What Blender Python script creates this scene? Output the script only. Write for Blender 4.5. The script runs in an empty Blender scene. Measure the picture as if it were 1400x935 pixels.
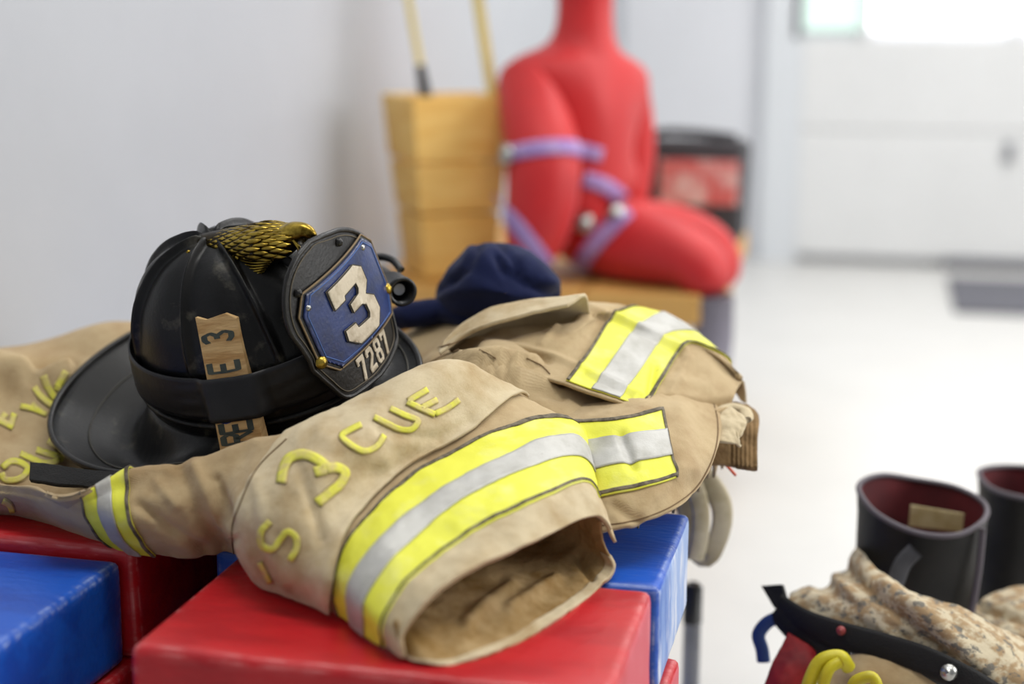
import bpy, bmesh, math, random
import numpy as np
from mathutils import Vector, Matrix
from mathutils.bvhtree import BVHTree
random.seed(4)
# ------------------------------------------------------------------ camera
PSI = math.radians(14.3); PIT = math.radians(12.0); FPX = 2000.0
CAM = np.array([0.0, 0.0, 0.95])
FW = np.array([-math.sin(PSI)*math.cos(PIT), math.cos(PSI)*math.cos(PIT), -math.sin(PIT)])
RT = np.array([math.cos(PSI), math.sin(PSI), 0.0]); UP = np.cross(RT, FW)
sc = bpy.context.scene
COL = sc.collection
cd = bpy.data.cameras.new('camera'); cam = bpy.data.objects.new('camera', cd); COL.objects.link(cam)
cam.matrix_world = Matrix(((RT[0], UP[0], -FW[0], CAM[0]), (RT[1], UP[1], -FW[1], CAM[1]), (RT[2], UP[2], -FW[2], CAM[2]), (0, 0, 0, 1)))
cd.sensor_width = 36.0; cd.lens = 36.0*FPX/1400.0
cd.dof.use_dof = True; cd.dof.focus_distance = 1.40; cd.dof.aperture_fstop = 1.9
cd.clip_start = 0.05
sc.camera = cam
# ------------------------------------------------------------------ world, lights, exposure
wd = bpy.data.worlds.new('daylight'); sc.world = wd; wd.use_nodes = True
bg = wd.node_tree.nodes['Background']; bg.inputs[0].default_value = (0.93, 0.96, 1.0, 1); bg.inputs[1].default_value = 0.32
def area(name, loc, target, sx, sy, energy, color=(1, 1, 1)):
    l = bpy.data.lights.new(name, 'AREA'); l.shape = 'RECTANGLE'; l.size = sx; l.size_y = sy; l.energy = energy; l.color = color
    o = bpy.data.objects.new(name, l); COL.objects.link(o); o.location = loc
    o.rotation_euler = (Vector(target)-Vector(loc)).to_track_quat('-Z', 'Y').to_euler()
    return o
area('bay_window_light', (3.4, 2.6, 1.9), (-0.4, 1.4, 0.5), 3.0, 2.2, 120, (1.0, 0.985, 0.96))
area('ceiling_tube_light', (0.2, 1.2, 3.25), (0.2, 1.2, 0), 2.4, 0.5, 46, (1.0, 0.98, 0.94))
area('ceiling_tube_light', (0.9, 4.2, 3.25), (0.9, 4.2, 0), 3.0, 1.2, 92, (1.0, 0.99, 0.97))
sc.view_settings.view_transform = 'Standard'; sc.view_settings.look = 'None'
sc.view_settings.gamma = 1.0; sc.view_settings.use_curve_mapping = False
sc.view_settings.exposure = -0.08
# ------------------------------------------------------------------ helpers
ZT = 0.47                                            # top of the block stack
def ray(x, y): return FW + RT*(x-700)/FPX - UP*(y-467.5)/FPX
def pt(x, y, h=None, Y=None, z=None, X=None):
    """a world point seen at (x, y) with a known height above the stack, depth or side distance"""
    r = ray(x, y)
    if h is not None: t = (ZT+h-CAM[2])/r[2]
    elif z is not None: t = (z-CAM[2])/r[2]
    elif Y is not None: t = Y/r[1]
    else: t = X/r[0]
    return CAM + r*t
def proj(P):
    v = np.asarray(P)-CAM; d = v@FW
    return np.stack([700+FPX*(v@RT)/d, 467.5-FPX*(v@UP)/d], -1)
def srgb(r, g, b):
    f = lambda c: (c/255/12.92) if c/255 <= .04045 else ((c/255+.055)/1.055)**2.4
    return (f(r), f(g), f(b), 1)
def tag(o, label=None, cat=None, group=None, kind=None):
    if label: o['label'] = label
    if cat: o['category'] = cat
    if group: o['group'] = group
    if kind: o['kind'] = kind
    return o
def empty(name, loc, label, cat, group=None, rot=None):
    o = bpy.data.objects.new(name, None); COL.objects.link(o); o.empty_display_size = .05
    o.location = loc
    if rot is not None: o.rotation_euler = rot
    bpy.context.view_layer.update()
    return tag(o, label, cat, group)
def wmat(o):
    m = o.matrix_basis.copy()
    return wmat(o.parent) @ m if o.parent else m
def mk(name, V, F, mat, parent=None, smooth=True, world=True, thick=0, bevel=0, sub=0, off=-1):
    me = bpy.data.meshes.new(name)
    V = np.asarray(V, float)
    if parent is not None and world:
        m = np.array(wmat(parent).inverted()); V = V@m[:3, :3].T + m[:3, 3]
    me.from_pydata([tuple(v) for v in V], [], [tuple(int(i) for i in f) for f in F])
    me.update()
    if smooth: me.polygons.foreach_set('use_smooth', [True]*len(me.polygons))
    me.materials.append(mat)
    o = bpy.data.objects.new(name, me); COL.objects.link(o)
    if parent is not None: o.parent = parent
    if bevel:
        b = o.modifiers.new('bevel', 'BEVEL'); b.width = bevel; b.segments = 3; b.limit_method = 'ANGLE'
    if thick:
        s = o.modifiers.new('solidify', 'SOLIDIFY'); s.thickness = thick; s.offset = off
    if sub:
        s = o.modifiers.new('subsurf', 'SUBSURF'); s.levels = sub; s.render_levels = sub
    return o
def grid_faces(nu, nv, closeu=False, closev=False):
    F = []
    for i in range(nu if closeu else nu-1):
        for j in range(nv if closev else nv-1):
            a, b = i, (i+1) % nu; c, d = j, (j+1) % nv
            F.append((a*nv+c, b*nv+c, b*nv+d, a*nv+d))
    return F
def boxv(c, s, R=None):
    c = np.array(c, float); h = np.array(s, float)/2
    V = np.array([[x, y, z] for x in (-1, 1) for y in (-1, 1) for z in (-1, 1)])*h
    if R is not None: V = V@np.asarray(R).T
    return V+c
BOXF = [(0, 1, 3, 2), (4, 6, 7, 5), (0, 4, 5, 1), (2, 3, 7, 6), (0, 2, 6, 4), (1, 5, 7, 3)]
def box(name, c, s, mat, parent=None, bevel=.004, R=None, smooth=False, world=True):
    return mk(name, boxv(c, s, R), BOXF, mat, parent, smooth, world, bevel=bevel)
def spline(P, n, closed=False):
    """smooth curve through points"""
    P = np.asarray(P, float)
    if closed: Q = np.vstack([P[-2:], P, P[:3]])
    else: Q = P
    d = np.r_[0, np.cumsum(np.maximum(np.linalg.norm(np.diff(Q, axis=0), axis=1), 1e-6))]
    if closed: t = np.linspace(d[2], d[2+len(P)], n, endpoint=False)
    else: t = np.linspace(0, d[-1], n)
    return hermite(d, Q, t)
def hermite(k, Q, t):
    """cubic through Q (first axis) with knots k at t"""
    Q = np.asarray(Q, float); n = len(k); dk = np.diff(k)
    sl = np.diff(Q, axis=0)/dk.reshape((-1,)+(1,)*(Q.ndim-1))
    m = np.empty_like(Q); m[0] = sl[0]; m[-1] = sl[-1]
    if n > 2:
        w = (dk[1:]/(dk[1:]+dk[:-1])).reshape((-1,)+(1,)*(Q.ndim-1))
        m[1:-1] = sl[:-1]*w + sl[1:]*(1-w)
    i = np.clip(np.searchsorted(k, t, 'right')-1, 0, n-2)
    sh = (-1,)+(1,)*(Q.ndim-1)
    h = dk[i].reshape(sh); s = ((t-k[i])/dk[i]).reshape(sh)
    s2, s3 = s*s, s*s*s
    return (2*s3-3*s2+1)*Q[i] + (s3-2*s2+s)*h*m[i] + (-2*s3+3*s2)*Q[i+1] + (s3-s2)*h*m[i+1]
def frames(C):
    T = np.gradient(C, axis=0); T /= np.linalg.norm(T, axis=1)[:, None]
    return T
def tube(C, r, nseg=12, closed=False, up=(0, 0, 1), rz=None):
    """tube round polyline C; r radius (array ok); rz second radius for flat tubes; returns V, F"""
    C = np.asarray(C, float); n = len(C); T = frames(C)
    if closed:
        T = np.roll(C, -1, 0)-np.roll(C, 1, 0); T /= np.linalg.norm(T, axis=1)[:, None]
    up = np.asarray(up, float)
    B = np.cross(T, up); B /= np.linalg.norm(B, axis=1)[:, None]+1e-9
    N = np.cross(B, T)
    r = np.broadcast_to(r, n); r2 = r if rz is None else np.broadcast_to(rz, n)
    a = np.linspace(0, 2*math.pi, nseg, endpoint=False)
    V = C[:, None] + np.cos(a)[None, :, None]*B[:, None]*r[:, None, None] + np.sin(a)[None, :, None]*N[:, None]*r2[:, None, None]
    F = grid_faces(n, nseg, closed, True)
    if not closed: F += [tuple(range(nseg))[::-1], tuple((n-1)*nseg+k for k in range(nseg))]
    return V.reshape(-1, 3), F
def lathe(prof, n=32, M=None):
    a = np.linspace(0, 2*math.pi, n, endpoint=False)
    V = np.array([[[r*math.cos(t), r*math.sin(t), z] for t in a] for r, z in prof]).reshape(-1, 3)
    if M is not None:
        M = np.array(M); V = V@M[:3, :3].T+M[:3, 3]
    F = grid_faces(len(prof), n, False, True)
    F += [tuple(range(n))[::-1], tuple((len(prof)-1)*n+k for k in range(n))]
    return V, F
def lookM(p, d):
    q = Vector(d).to_track_quat('Z', 'Y').to_matrix().to_4x4()
    return Matrix.Translation(Vector(p)) @ q
def rivet(name, p, d, r, mat, parent, world=True):
    V, F = lathe([(r, 0), (r, r*.25), (r*.85, r*.55), (r*.5, r*.8), (r*.1, r*.9)], 14, lookM(p, d))
    return mk(name, V, F, mat, parent, True, world)
_rng = np.random.RandomState(7); _LAT = _rng.rand(32, 32, 32)*2-1
def vnoise(P, s):
    p = np.asarray(P)*s+100.0; i = np.floor(p).astype(int); f = p-i; f = f*f*(3-2*f)
    r = 0
    for a in (0, 1):
        for b in (0, 1):
            for c in (0, 1):
                w = (f[..., 0] if a else 1-f[..., 0])*(f[..., 1] if b else 1-f[..., 1])*(f[..., 2] if c else 1-f[..., 2])
                r = r + w*_LAT[(i[..., 0]+a) % 32, (i[..., 1]+b) % 32, (i[..., 2]+c) % 32]
    return r
def seg_dist(p, poly):
    poly = np.asarray(poly, float); best = np.full(p.shape[:-1], 1e9)
    for a, b in zip(poly[:-1], poly[1:]):
        ab = b-a; t = np.clip(((p-a)@ab)/(ab@ab), 0, 1)
        best = np.minimum(best, np.linalg.norm(p-a-t[..., None]*ab, axis=-1))
    return best
class Patch:
    """smooth sheet through a grid of points; sub-sheets of it make stripes, flaps and hems"""
    def __init__(s, ctrl, amp=.0015, scale=22, creases=()):
        s.c = np.asarray(ctrl, float)
        du = np.linalg.norm(np.diff(s.c, axis=0), axis=2).mean(1); dv = np.linalg.norm(np.diff(s.c, axis=1), axis=2).mean(0)
        s.ku = np.r_[0, np.cumsum(du)]; s.kv = np.r_[0, np.cumsum(dv)]
        s.amp, s.sc, s.cr = amp, scale, creases
    def at(s, iu, iv):
        u = np.interp(iu, range(len(s.ku)), s.ku); v = np.interp(iv, range(len(s.kv)), s.kv)
        A = hermite(s.ku, s.c, u)                       # (nu, cols, 3)
        B = hermite(s.kv, np.swapaxes(A, 0, 1), v)      # (nv, nu, 3)
        return np.swapaxes(B, 0, 1)
    def grid(s, u0, u1, v0, v1, nu, nv, off=0.0, extra=None):
        iu = np.linspace(u0, u1, nu); iv = np.linspace(v0, v1, nv)
        P = s.at(iu, iv)
        gu, gv = np.gradient(P, axis=0), np.gradient(P, axis=1)
        N = np.cross(gu, gv); N /= np.linalg.norm(N, axis=2)[..., None]+1e-12
        if np.mean(np.sum(N*(CAM-P), -1)) < 0: N = -N
        d = s.amp*(vnoise(P, s.sc)+.5*vnoise(P, s.sc*2.3)+.22*vnoise(P, s.sc*6))
        if s.cr:
            q = proj(P)
            for poly, a, w in s.cr: d = d + a*np.exp(-(seg_dist(q, poly)/w)**2)
        d = d+off
        if extra is not None: d = d+extra(iu, iv)
        return P+N*d[..., None]
    def mesh(s, name, mat, parent, u=(0, None), v=(0, None), nu=80, nv=50, off=0.0, thick=.0025, extra=None):
        u1 = len(s.ku)-1 if u[1] is None else u[1]; v1 = len(s.kv)-1 if v[1] is None else v[1]
        P = s.grid(u[0], u1, v[0], v1, nu, nv, off, extra)
        return mk(name, P.reshape(-1, 3), orient(P, grid_faces(nu, nv)), mat, parent, True, thick=thick)
def orient(P, F):
    """faces of a grid turned so that they look at the open side"""
    a = P[:-1, :-1]; n = np.cross(P[1:, :-1]-a, P[:-1, 1:]-a)
    return F if np.mean(np.sum(n*(CAM-a), -1)) > 0 else [f[::-1] for f in F]
def bvh_of(objs):
    dg = bpy.context.evaluated_depsgraph_get(); V = []; F = []
    for o in objs:
        e = o.evaluated_get(dg); m = e.to_mesh(); mw = wmat(o); b = len(V)
        V += [mw @ v.co for v in m.vertices]; F += [tuple(b+i for i in p.vertices) for p in m.polygons]; e.to_mesh_clear()
    return BVHTree.FromPolygons(V, F)
def hit(bv, x, y, off=0.0):
    r = Vector(ray(x, y)).normalized(); l, n, i, d = bv.ray_cast(Vector(CAM), r)
    if l is None: return None, None
    if n.dot(r) > 0: n = -n
    return np.array(l+n*off), np.array(n)
def ribbon(name, bv, path, width, mat, parent, off=.0015, n=None, nw=4, thick=.0012, closed=False, fallback=None):
    """a strip sewn on the surface under the path (path and width as they appear from the front)"""
    path = np.asarray(path, float)
    L = np.sum(np.linalg.norm(np.diff(path, axis=0), axis=1)); n = n or max(6, int(L/3))
    C = spline(path, n, closed); T = np.roll(C, -1, 0)-np.roll(C, 1, 0) if closed else np.gradient(C, axis=0)
    T /= np.linalg.norm(T, axis=1)[:, None]+1e-9; N = np.stack([-T[:, 1], T[:, 0]], 1)
    W = np.broadcast_to(width, n) if np.ndim(width) == 0 else np.interp(np.linspace(0, 1, n), np.linspace(0, 1, len(width)), width)
    V = np.zeros((n, nw, 3)); last = None
    for i in range(n):
        for j in range(nw):
            q = C[i]+N[i]*W[i]*(j/(nw-1)-.5)
            p, nn = hit(bv, q[0], q[1], off)
            if p is None or (last is not None and np.linalg.norm(p-last) > .05):
                p = last if (p is None and last is not None) else p
            if p is None: p = pt(q[0], q[1], Y=fallback or 1.3)
            V[i, j] = p; last = p
        last = V[i, 0]
    return mk(name, V.reshape(-1, 3), orient(V, grid_faces(n, nw, closed)), mat, parent, True, thick=thick)
# ------------------------------------------------------------------ materials
def M(name, col, rough=.6, metal=0.0, col2=None, vs=8.0, lo=.4, hi=.62, bump=0.0, bs=220.0, sheen=0.0, coat=0.0, stretch=None,
      col3=None, vs3=30.0, lo3=.6, hi3=.7, edge=None, edge_w=.006, weave=0.0, spec=.5, detail=6.0):
    m = bpy.data.materials.new(name); m.use_nodes = True; nt = m.node_tree; N = nt.nodes; L = nt.links
    b = N['Principled BSDF']; b.inputs['Roughness'].default_value = rough; b.inputs['Metallic'].default_value = metal
    b.inputs['Specular IOR Level'].default_value = spec
    if sheen: b.inputs['Sheen Weight'].default_value = sheen
    if coat: b.inputs['Coat Weight'].default_value = coat; b.inputs['Coat Roughness'].default_value = .25
    tc = N.new('ShaderNodeTexCoord'); vec = tc.outputs['Object']
    if stretch:
        mp = N.new('ShaderNodeMapping'); mp.inputs['Scale'].default_value = stretch; L.new(vec, mp.inputs['Vector']); svec = mp.outputs[0]
    else: svec = vec
    rgb = N.new('ShaderNodeRGB'); rgb.outputs[0].default_value = col; cur = rgb.outputs[0]
    def layer(cur, c2, scale, lo, hi, v, fac=1.0, det=6.0):
        nz = N.new('ShaderNodeTexNoise'); nz.inputs['Scale'].default_value = scale; nz.inputs['Detail'].default_value = det; nz.inputs['Roughness'].default_value = .62
        L.new(v, nz.inputs['Vector'])
        r = N.new('ShaderNodeMapRange'); r.inputs['From Min'].default_value = lo; r.inputs['From Max'].default_value = hi; r.inputs['To Max'].default_value = fac
        L.new(nz.outputs['Fac'], r.inputs['Value'])
        mx = N.new('ShaderNodeMix'); mx.data_type = 'RGBA'; L.new(r.outputs[0], mx.inputs['Factor']); L.new(cur, mx.inputs['A']); mx.inputs['B'].default_value = c2
        return mx.outputs['Result']
    if col2: cur = layer(cur, col2, vs, lo, hi, svec, det=detail)
    if col3: cur = layer(cur, col3, vs3, lo3, hi3, svec)
    if edge:                                            # paint rubbed off along the edges
        bv = N.new('ShaderNodeBevel'); bv.inputs['Radius'].default_value = edge_w; bv.samples = 6
        ge = N.new('ShaderNodeNewGeometry'); dt = N.new('ShaderNodeVectorMath'); dt.operation = 'DOT_PRODUCT'
        L.new(bv.outputs[0], dt.inputs[0]); L.new(ge.outputs['True Normal'], dt.inputs[1])
        r = N.new('ShaderNodeMapRange'); r.inputs['From Min'].default_value = .995; r.inputs['From Max'].default_value = .85
        L.new(dt.outputs['Value'], r.inputs['Value'])
        nz = N.new('ShaderNodeTexNoise'); nz.inputs['Scale'].default_value = 35; nz.inputs['Detail'].default_value = 5; L.new(svec, nz.inputs['Vector'])
        r2 = N.new('ShaderNodeMapRange'); r2.inputs['From Min'].default_value = .42; r2.inputs['From Max'].default_value = .62; L.new(nz.outputs['Fac'], r2.inputs['Value'])
        mu = N.new('ShaderNodeMath'); mu.operation = 'MULTIPLY'; L.new(r.outputs[0], mu.inputs[0]); L.new(r2.outputs[0], mu.inputs[1])
        mx = N.new('ShaderNodeMix'); mx.data_type = 'RGBA'; L.new(mu.outputs[0], mx.inputs['Factor']); L.new(cur, mx.inputs['A']); mx.inputs['B'].default_value = edge
        cur = mx.outputs['Result']
    L.new(cur, b.inputs['Base Color'])
    if bump or weave:
        nz = N.new('ShaderNodeTexNoise'); nz.inputs['Scale'].default_value = bs; nz.inputs['Detail'].default_value = 4; L.new(svec, nz.inputs['Vector'])
        h = nz.outputs['Fac']
        if weave:
            w1 = N.new('ShaderNodeTexWave'); w1.inputs['Scale'].default_value = 330; w1.bands_direction = 'X'; w1.inputs['Distortion'].default_value = 1.0
            w2 = N.new('ShaderNodeTexWave'); w2.inputs['Scale'].default_value = 330; w2.bands_direction = 'Y'; w2.inputs['Distortion'].default_value = 1.0
            for w in (w1, w2): L.new(vec, w.inputs['Vector'])
            ad = N.new('ShaderNodeMath'); L.new(w1.outputs['Fac'], ad.inputs[0]); L.new(w2.outputs['Fac'], ad.inputs[1])
            a2 = N.new('ShaderNodeMath'); a2.operation = 'MULTIPLY_ADD'; L.new(ad.outputs[0], a2.inputs[0]); a2.inputs[1].default_value = weave; L.new(h, a2.inputs[2]); h = a2.outputs[0]
        bp = N.new('ShaderNodeBump'); bp.inputs['Strength'].default_value = max(bump, .15); bp.inputs['Distance'].default_value = .002
        L.new(h, bp.inputs['Height']); L.new(bp.outputs[0], b.inputs['Normal'])
    return m
TAN = M('tan canvas', srgb(188, 166, 128), .92, col2=srgb(164, 138, 100), vs=14, lo=.42, hi=.66, col3=srgb(122, 97, 64), vs3=26, lo3=.66, hi3=.82, bump=.35, bs=420, sheen=.15, weave=.25, spec=.2)
TANL = M('light tan canvas', srgb(203, 187, 154), .92, col2=srgb(172, 148, 108), vs=16, lo=.44, hi=.68, bump=.35, bs=420, sheen=.15, weave=.25, spec=.2)
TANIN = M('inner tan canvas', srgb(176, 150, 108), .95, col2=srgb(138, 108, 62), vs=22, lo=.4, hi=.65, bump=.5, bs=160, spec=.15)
YEL = M('fluorescent yellow trim', srgb(228, 228, 70), .55, col2=srgb(228, 228, 116), vs=30, lo=.5, hi=.7, col3=srgb(150, 150, 50), vs3=45, lo3=.7, hi3=.8, bump=.12, bs=500)
SIL = M('silver reflective tape', srgb(186, 185, 180), .5, .25, col2=srgb(160, 158, 150), vs=25, lo=.45, hi=.7, col3=srgb(120, 115, 95), vs3=40, lo3=.7, hi3=.8, bump=.1, bs=500)
LETY = M('yellow lettering', srgb(212, 208, 78), .85, col2=srgb(200, 184, 120), vs=70, lo=.42, hi=.62, bump=.3, bs=300)
SEAM = M('dark seam tape', srgb(74, 66, 52), .8, col2=srgb(120, 110, 92), vs=120, lo=.4, hi=.6, bump=.4, bs=600)
STITCH = M('faded letter border', srgb(158, 140, 92), .9, col2=srgb(186, 164, 118), vs=90, lo=.4, hi=.6)
THREAD = M('brown thread', srgb(112, 88, 58), .9)
LEATHER = M('black helmet leather', srgb(10, 10, 11), .40, spec=.25, col2=srgb(24, 24, 23), vs=14, lo=.45, hi=.7, col3=srgb(96, 92, 80), vs3=34, lo3=.58, hi3=.86, bump=.12, bs=260, coat=.06)
LEATHER2 = M('shield leather', srgb(18, 17, 17), .38, spec=.35, col2=srgb(36, 34, 32), vs=20, lo=.45, hi=.7, bump=.2, bs=300, coat=.1)
BLUEL = M('blue shield leather', srgb(18, 42, 98), .3, col2=srgb(14, 28, 66), vs=24, lo=.45, hi=.65, bump=.15, bs=260, coat=.2)
CREAM = M('cream leather', srgb(196, 184, 162), .55, col2=srgb(150, 134, 108), vs=50, lo=.45, hi=.7, bump=.1)
BRASS = M('brass', srgb(178, 152, 66), .3, 1.0, col2=srgb(84, 66, 22), vs=45, lo=.45, hi=.65, bump=.1, bs=120)
BRASSD = M('dark brass', srgb(48, 38, 18), .42, .8, col2=srgb(20, 16, 9), vs=60)  # dark body colour that shows between the bright feathers
STEEL = M('steel', srgb(176, 176, 172), .3, 1.0)
RUBBER = M('black rubber', srgb(17, 17, 20), .45, spec=.35, col2=srgb(30, 30, 33), vs=20, lo=.45, hi=.7, bump=.1, bs=150)
BLACKP = M('black plastic', srgb(20, 21, 23), .35)
VELCRO = M('black webbing', srgb(18, 18, 19), .9, bump=.6, bs=500)
WOODW = M('raw wood wedge', srgb(208, 174, 122), .8, col2=srgb(172, 132, 80), vs=18, lo=.4, hi=.65, stretch=(1, 1, 6), bump=.3, bs=80)
INK = M('marker ink', srgb(52, 60, 58), .8, col2=srgb(70, 76, 68), vs=90)
INKB = M('blue marker ink', srgb(34, 50, 122), .8)
NAVY = M('navy fleece', srgb(20, 27, 60), .95, col2=srgb(26, 34, 70), vs=30, lo=.4, hi=.7, bump=.4, bs=500, sheen=.06, spec=.15)
REDP = M('red painted wood', srgb(190, 26, 34), .38, col2=srgb(172, 20, 30), vs=9, lo=.45, hi=.6, stretch=(1, 3, 3), col3=srgb(206, 96, 96), vs3=26, lo3=.66, hi3=.82, edge=srgb(226, 150, 148), edge_w=.014, bump=.35, bs=60)
BLUEP = M('blue painted wood', srgb(22, 86, 190), .38, col2=srgb(16, 72, 172), vs=9, lo=.45, hi=.6, stretch=(1, 3, 3), col3=srgb(80, 120, 190), vs3=26, lo3=.69, hi3=.85, edge=srgb(190, 206, 232), edge_w=.012, bump=.35, bs=60)
WOODY = M('yellow pine', srgb(244, 202, 116), .5, col2=srgb(230, 178, 88), vs=9, lo=.4, hi=.65, stretch=(1, 1, 5), bump=.05)
WOODD = M('golden bench wood', srgb(206, 160, 88), .5, col2=srgb(186, 134, 60), vs=7, lo=.4, hi=.65, stretch=(1, 6, 1))
REDF = M('red vinyl', srgb(196, 28, 30), .55, col2=srgb(180, 20, 26), vs=8, lo=.4, hi=.7, bump=.05, bs=60, sheen=.1)
PURP = M('purple webbing', srgb(146, 116, 178), .8, col2=srgb(172, 146, 190), vs=60)
DGREY = M('charcoal fabric', srgb(66, 66, 70), .85, col2=srgb(54, 54, 58), vs=12)
PINK = M('faded red print', srgb(206, 96, 94), .7, col2=srgb(226, 196, 192), vs=14, lo=.42, hi=.6)
POLEY = M('yellow fibreglass', srgb(226, 206, 120), .45)
BOOT = M('black boot leather', srgb(19, 18, 17), .5, spec=.3, col2=srgb(30, 28, 26), vs=14, bump=.2, bs=90)
BOOTE = M('grey boot edge', srgb(84, 77, 84), .6)
MAROON = M('maroon lining', srgb(98, 26, 32), .85, col2=srgb(76, 20, 26), vs=12)
LABELM = M('cream label', srgb(206, 192, 146), .8, col2=srgb(180, 160, 110), vs=30)
CAMO = M('camouflage cloth', srgb(192, 180, 154), .92, col2=srgb(158, 134, 102), vs=55, lo=.46, hi=.56, stretch=(1, 1, 1.6), col3=srgb(112, 108, 100), vs3=70, lo3=.55, hi3=.61, bump=.3, bs=200, spec=.2)
REDN = M('red nylon', srgb(150, 18, 24), .7, col2=srgb(110, 10, 18), vs=20)
YELC = M('yellow hose', srgb(206, 196, 30), .5, col2=srgb(180, 168, 20), vs=20)
BLUES = M('blue strap', srgb(30, 62, 120), .7)
ORANGE = M('orange tag', srgb(232, 84, 34), .6)
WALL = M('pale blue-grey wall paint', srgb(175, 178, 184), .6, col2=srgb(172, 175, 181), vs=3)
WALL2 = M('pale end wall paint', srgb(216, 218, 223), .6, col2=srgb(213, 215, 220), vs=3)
WHITE = M('white door enamel', srgb(222, 223, 223), .5, col2=srgb(219, 220, 220), vs=3)
FLOOR = M('pale epoxy floor', srgb(206, 205, 202), .35, col2=srgb(202, 201, 198), vs=4)
GREYM = M('grey metal', srgb(150, 152, 158), .4, .5)
MAT = M('dark rubber mat', srgb(92, 92, 100), .8)
KNIT = M('brown knit', srgb(140, 112, 74), .95, col2=srgb(110, 86, 52), vs=40, bump=.5, bs=300)
BEIGE = M('beige webbing', srgb(196, 186, 160), .9, col2=srgb(170, 158, 128), vs=30)
def emit(name, col, s):
    m = bpy.data.materials.new(name); m.use_nodes = True; b = m.node_tree.nodes['Principled BSDF']
    b.inputs['Base Color'].default_value = col; b.inputs['Emission Color'].default_value = col; b.inputs['Emission Strength'].default_value = s; return m
DAY = emit('daylit window', (1, 1, 1, 1), 3.0); DAYG = emit('window with greenery outside', srgb(200, 222, 212), .7); DAYB = emit('window with blue sign outside', srgb(206, 212, 232), .7)
# ------------------------------------------------------------------ room
def slab(name, c, s, mat): return tag(box(name, c, s, mat, bevel=0), kind='structure')
WX = -1.10; FY = 6.25
slab('floor', (1.2, 2.6, -.05), (5.2, 8.4, .1), FLOOR)
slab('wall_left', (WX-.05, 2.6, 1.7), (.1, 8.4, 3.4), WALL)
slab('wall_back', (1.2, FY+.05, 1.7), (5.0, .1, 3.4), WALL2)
slab('ceiling', (1.2, 2.6, 3.45), (5.2, 8.4, .1), WHITE)
jx = pt(1090, 300, Y=FY)[0]
slab('trim_1', ((pt(1040, 300, Y=FY)[0]+jx)/2, FY-.03, 1.35), (jx-pt(1040, 300, Y=FY)[0], .06, 2.7), M('door jamb paint', srgb(214, 218, 222), .5))
slab('baseboard_left', (WX+.006, 2.6, .05), (.012, 8.2, .1), WALL)
# overhead bay door: panels and window lights
door = bpy.data.objects.new('door_1', None); COL.objects.link(door); door.location = (jx+1.5, FY-.03, 0); bpy.context.view_layer.update()
tag(door, kind='structure')
DW = 3.0
for k in range(5):
    z0 = .035+k*.52
    if k == 1: box('panel', (jx+DW/2, FY-.03, z0+.1845), (DW, .05, .365), WHITE, door, .006)
    elif k == 2: pass
    else: box('panel', (jx+DW/2, FY-.03, z0+.259), (DW, .05, .518), WHITE, door, .006)
z0 = .925
edges = [pt(1092, 20, Y=FY)[0], pt(1186, 20, Y=FY)[0], pt(1390, 20, Y=FY)[0], pt(1600, 20, Y=FY)[0], pt(1830, 20, Y=FY)[0]]
for i, (a, b) in enumerate(zip(edges[:-1], edges[1:])):
    box('pane', ((a+b)/2, FY-.02, z0+.32), (b-a-.03, .012, .58), [DAYG, DAY, DAY, DAY][i], door, .002)
for e in edges: box('mullion', (e, FY-.035, z0+.32), (.035, .05, .66), WHITE, door, .004)
box('foot_shadow_strip', (jx+DW/2+.3, FY-.05, .02), (DW-.6, .06, .045), MAT, door, .004)  # dark strip standing in for the shadow line along the door foot
hp = pt(1380, 208, Y=FY-.07); box('handle', hp, (.035, .03, .08), GREYM, door, .008)
a, b = pt(1305, 428, z=0), pt(1460, 428, z=0); c = pt(1300, 384, z=0)
tag(box('floor_mat', ((a[0]+b[0])/2, (a[1]+c[1])/2, .008), (b[0]-a[0], c[1]-a[1], .016), MAT, None, .004), 'dark grey rubber mat on the pale floor before the bay door', 'mat')
# ------------------------------------------------------------------ stack of painted timber blocks
def block(x0, x1, y0, y1, z1, th, mat, label, rot=0, seed=0, grp='painted timber blocks of the stack', side=None):
    nx, ny, nz = 22, 12, 7
    bm = bmesh.new(); bmesh.ops.create_cube(bm, size=1.0)
    me = bpy.data.meshes.new('timber_block')
    sx, sy = x1-x0, y1-y0
    for v in bm.verts: v.co = Vector((v.co.x*sx, v.co.y*sy, (v.co.z+.5)*th))
    bmesh.ops.bevel(bm, geom=bm.edges[:], offset=.009, segments=3, profile=.6, affect='EDGES')
    bmesh.ops.subdivide_edges(bm, edges=[e for e in bm.edges if e.calc_length() > .05], cuts=9, use_grid_fill=True)
    for v in bm.verts:
        p = np.array(v.co)+seed*3.1; d = vnoise(p, 14)*.0016+vnoise(p, 45)*.0006
        v.co += Vector((d, vnoise(p+7, 14)*.0016, d*.8))
    bm.to_mesh(me); bm.free()
    me.polygons.foreach_set('use_smooth', [True]*len(me.polygons)); me.materials.append(mat)
    if side:                                            # paler second material on the right end faces only
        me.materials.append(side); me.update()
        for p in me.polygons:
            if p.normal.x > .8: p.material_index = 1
    o = bpy.data.objects.new('timber_block', me); COL.objects.link(o); o.location = ((x0+x1)/2, (y0+y1)/2, z1-th); o.rotation_euler = (0, 0, rot)
    return tag(o, label, 'block', grp)
TH = .10
ENDB = M('pale blue end paint', srgb(150, 176, 222), .5, col2=srgb(60, 104, 186), vs=12, lo=.5, hi=.66, stretch=(1, 1, .25), col3=srgb(206, 214, 232), vs3=40, lo3=.52, hi3=.66, bump=.3, bs=60)
ENDR = M('pink end paint', srgb(206, 92, 104), .5, col2=srgb(188, 34, 44), vs=12, lo=.5, hi=.66, stretch=(1, 1, .25), col3=srgb(222, 160, 164), vs3=40, lo3=.56, hi3=.7, bump=.3, bs=60)
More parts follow.
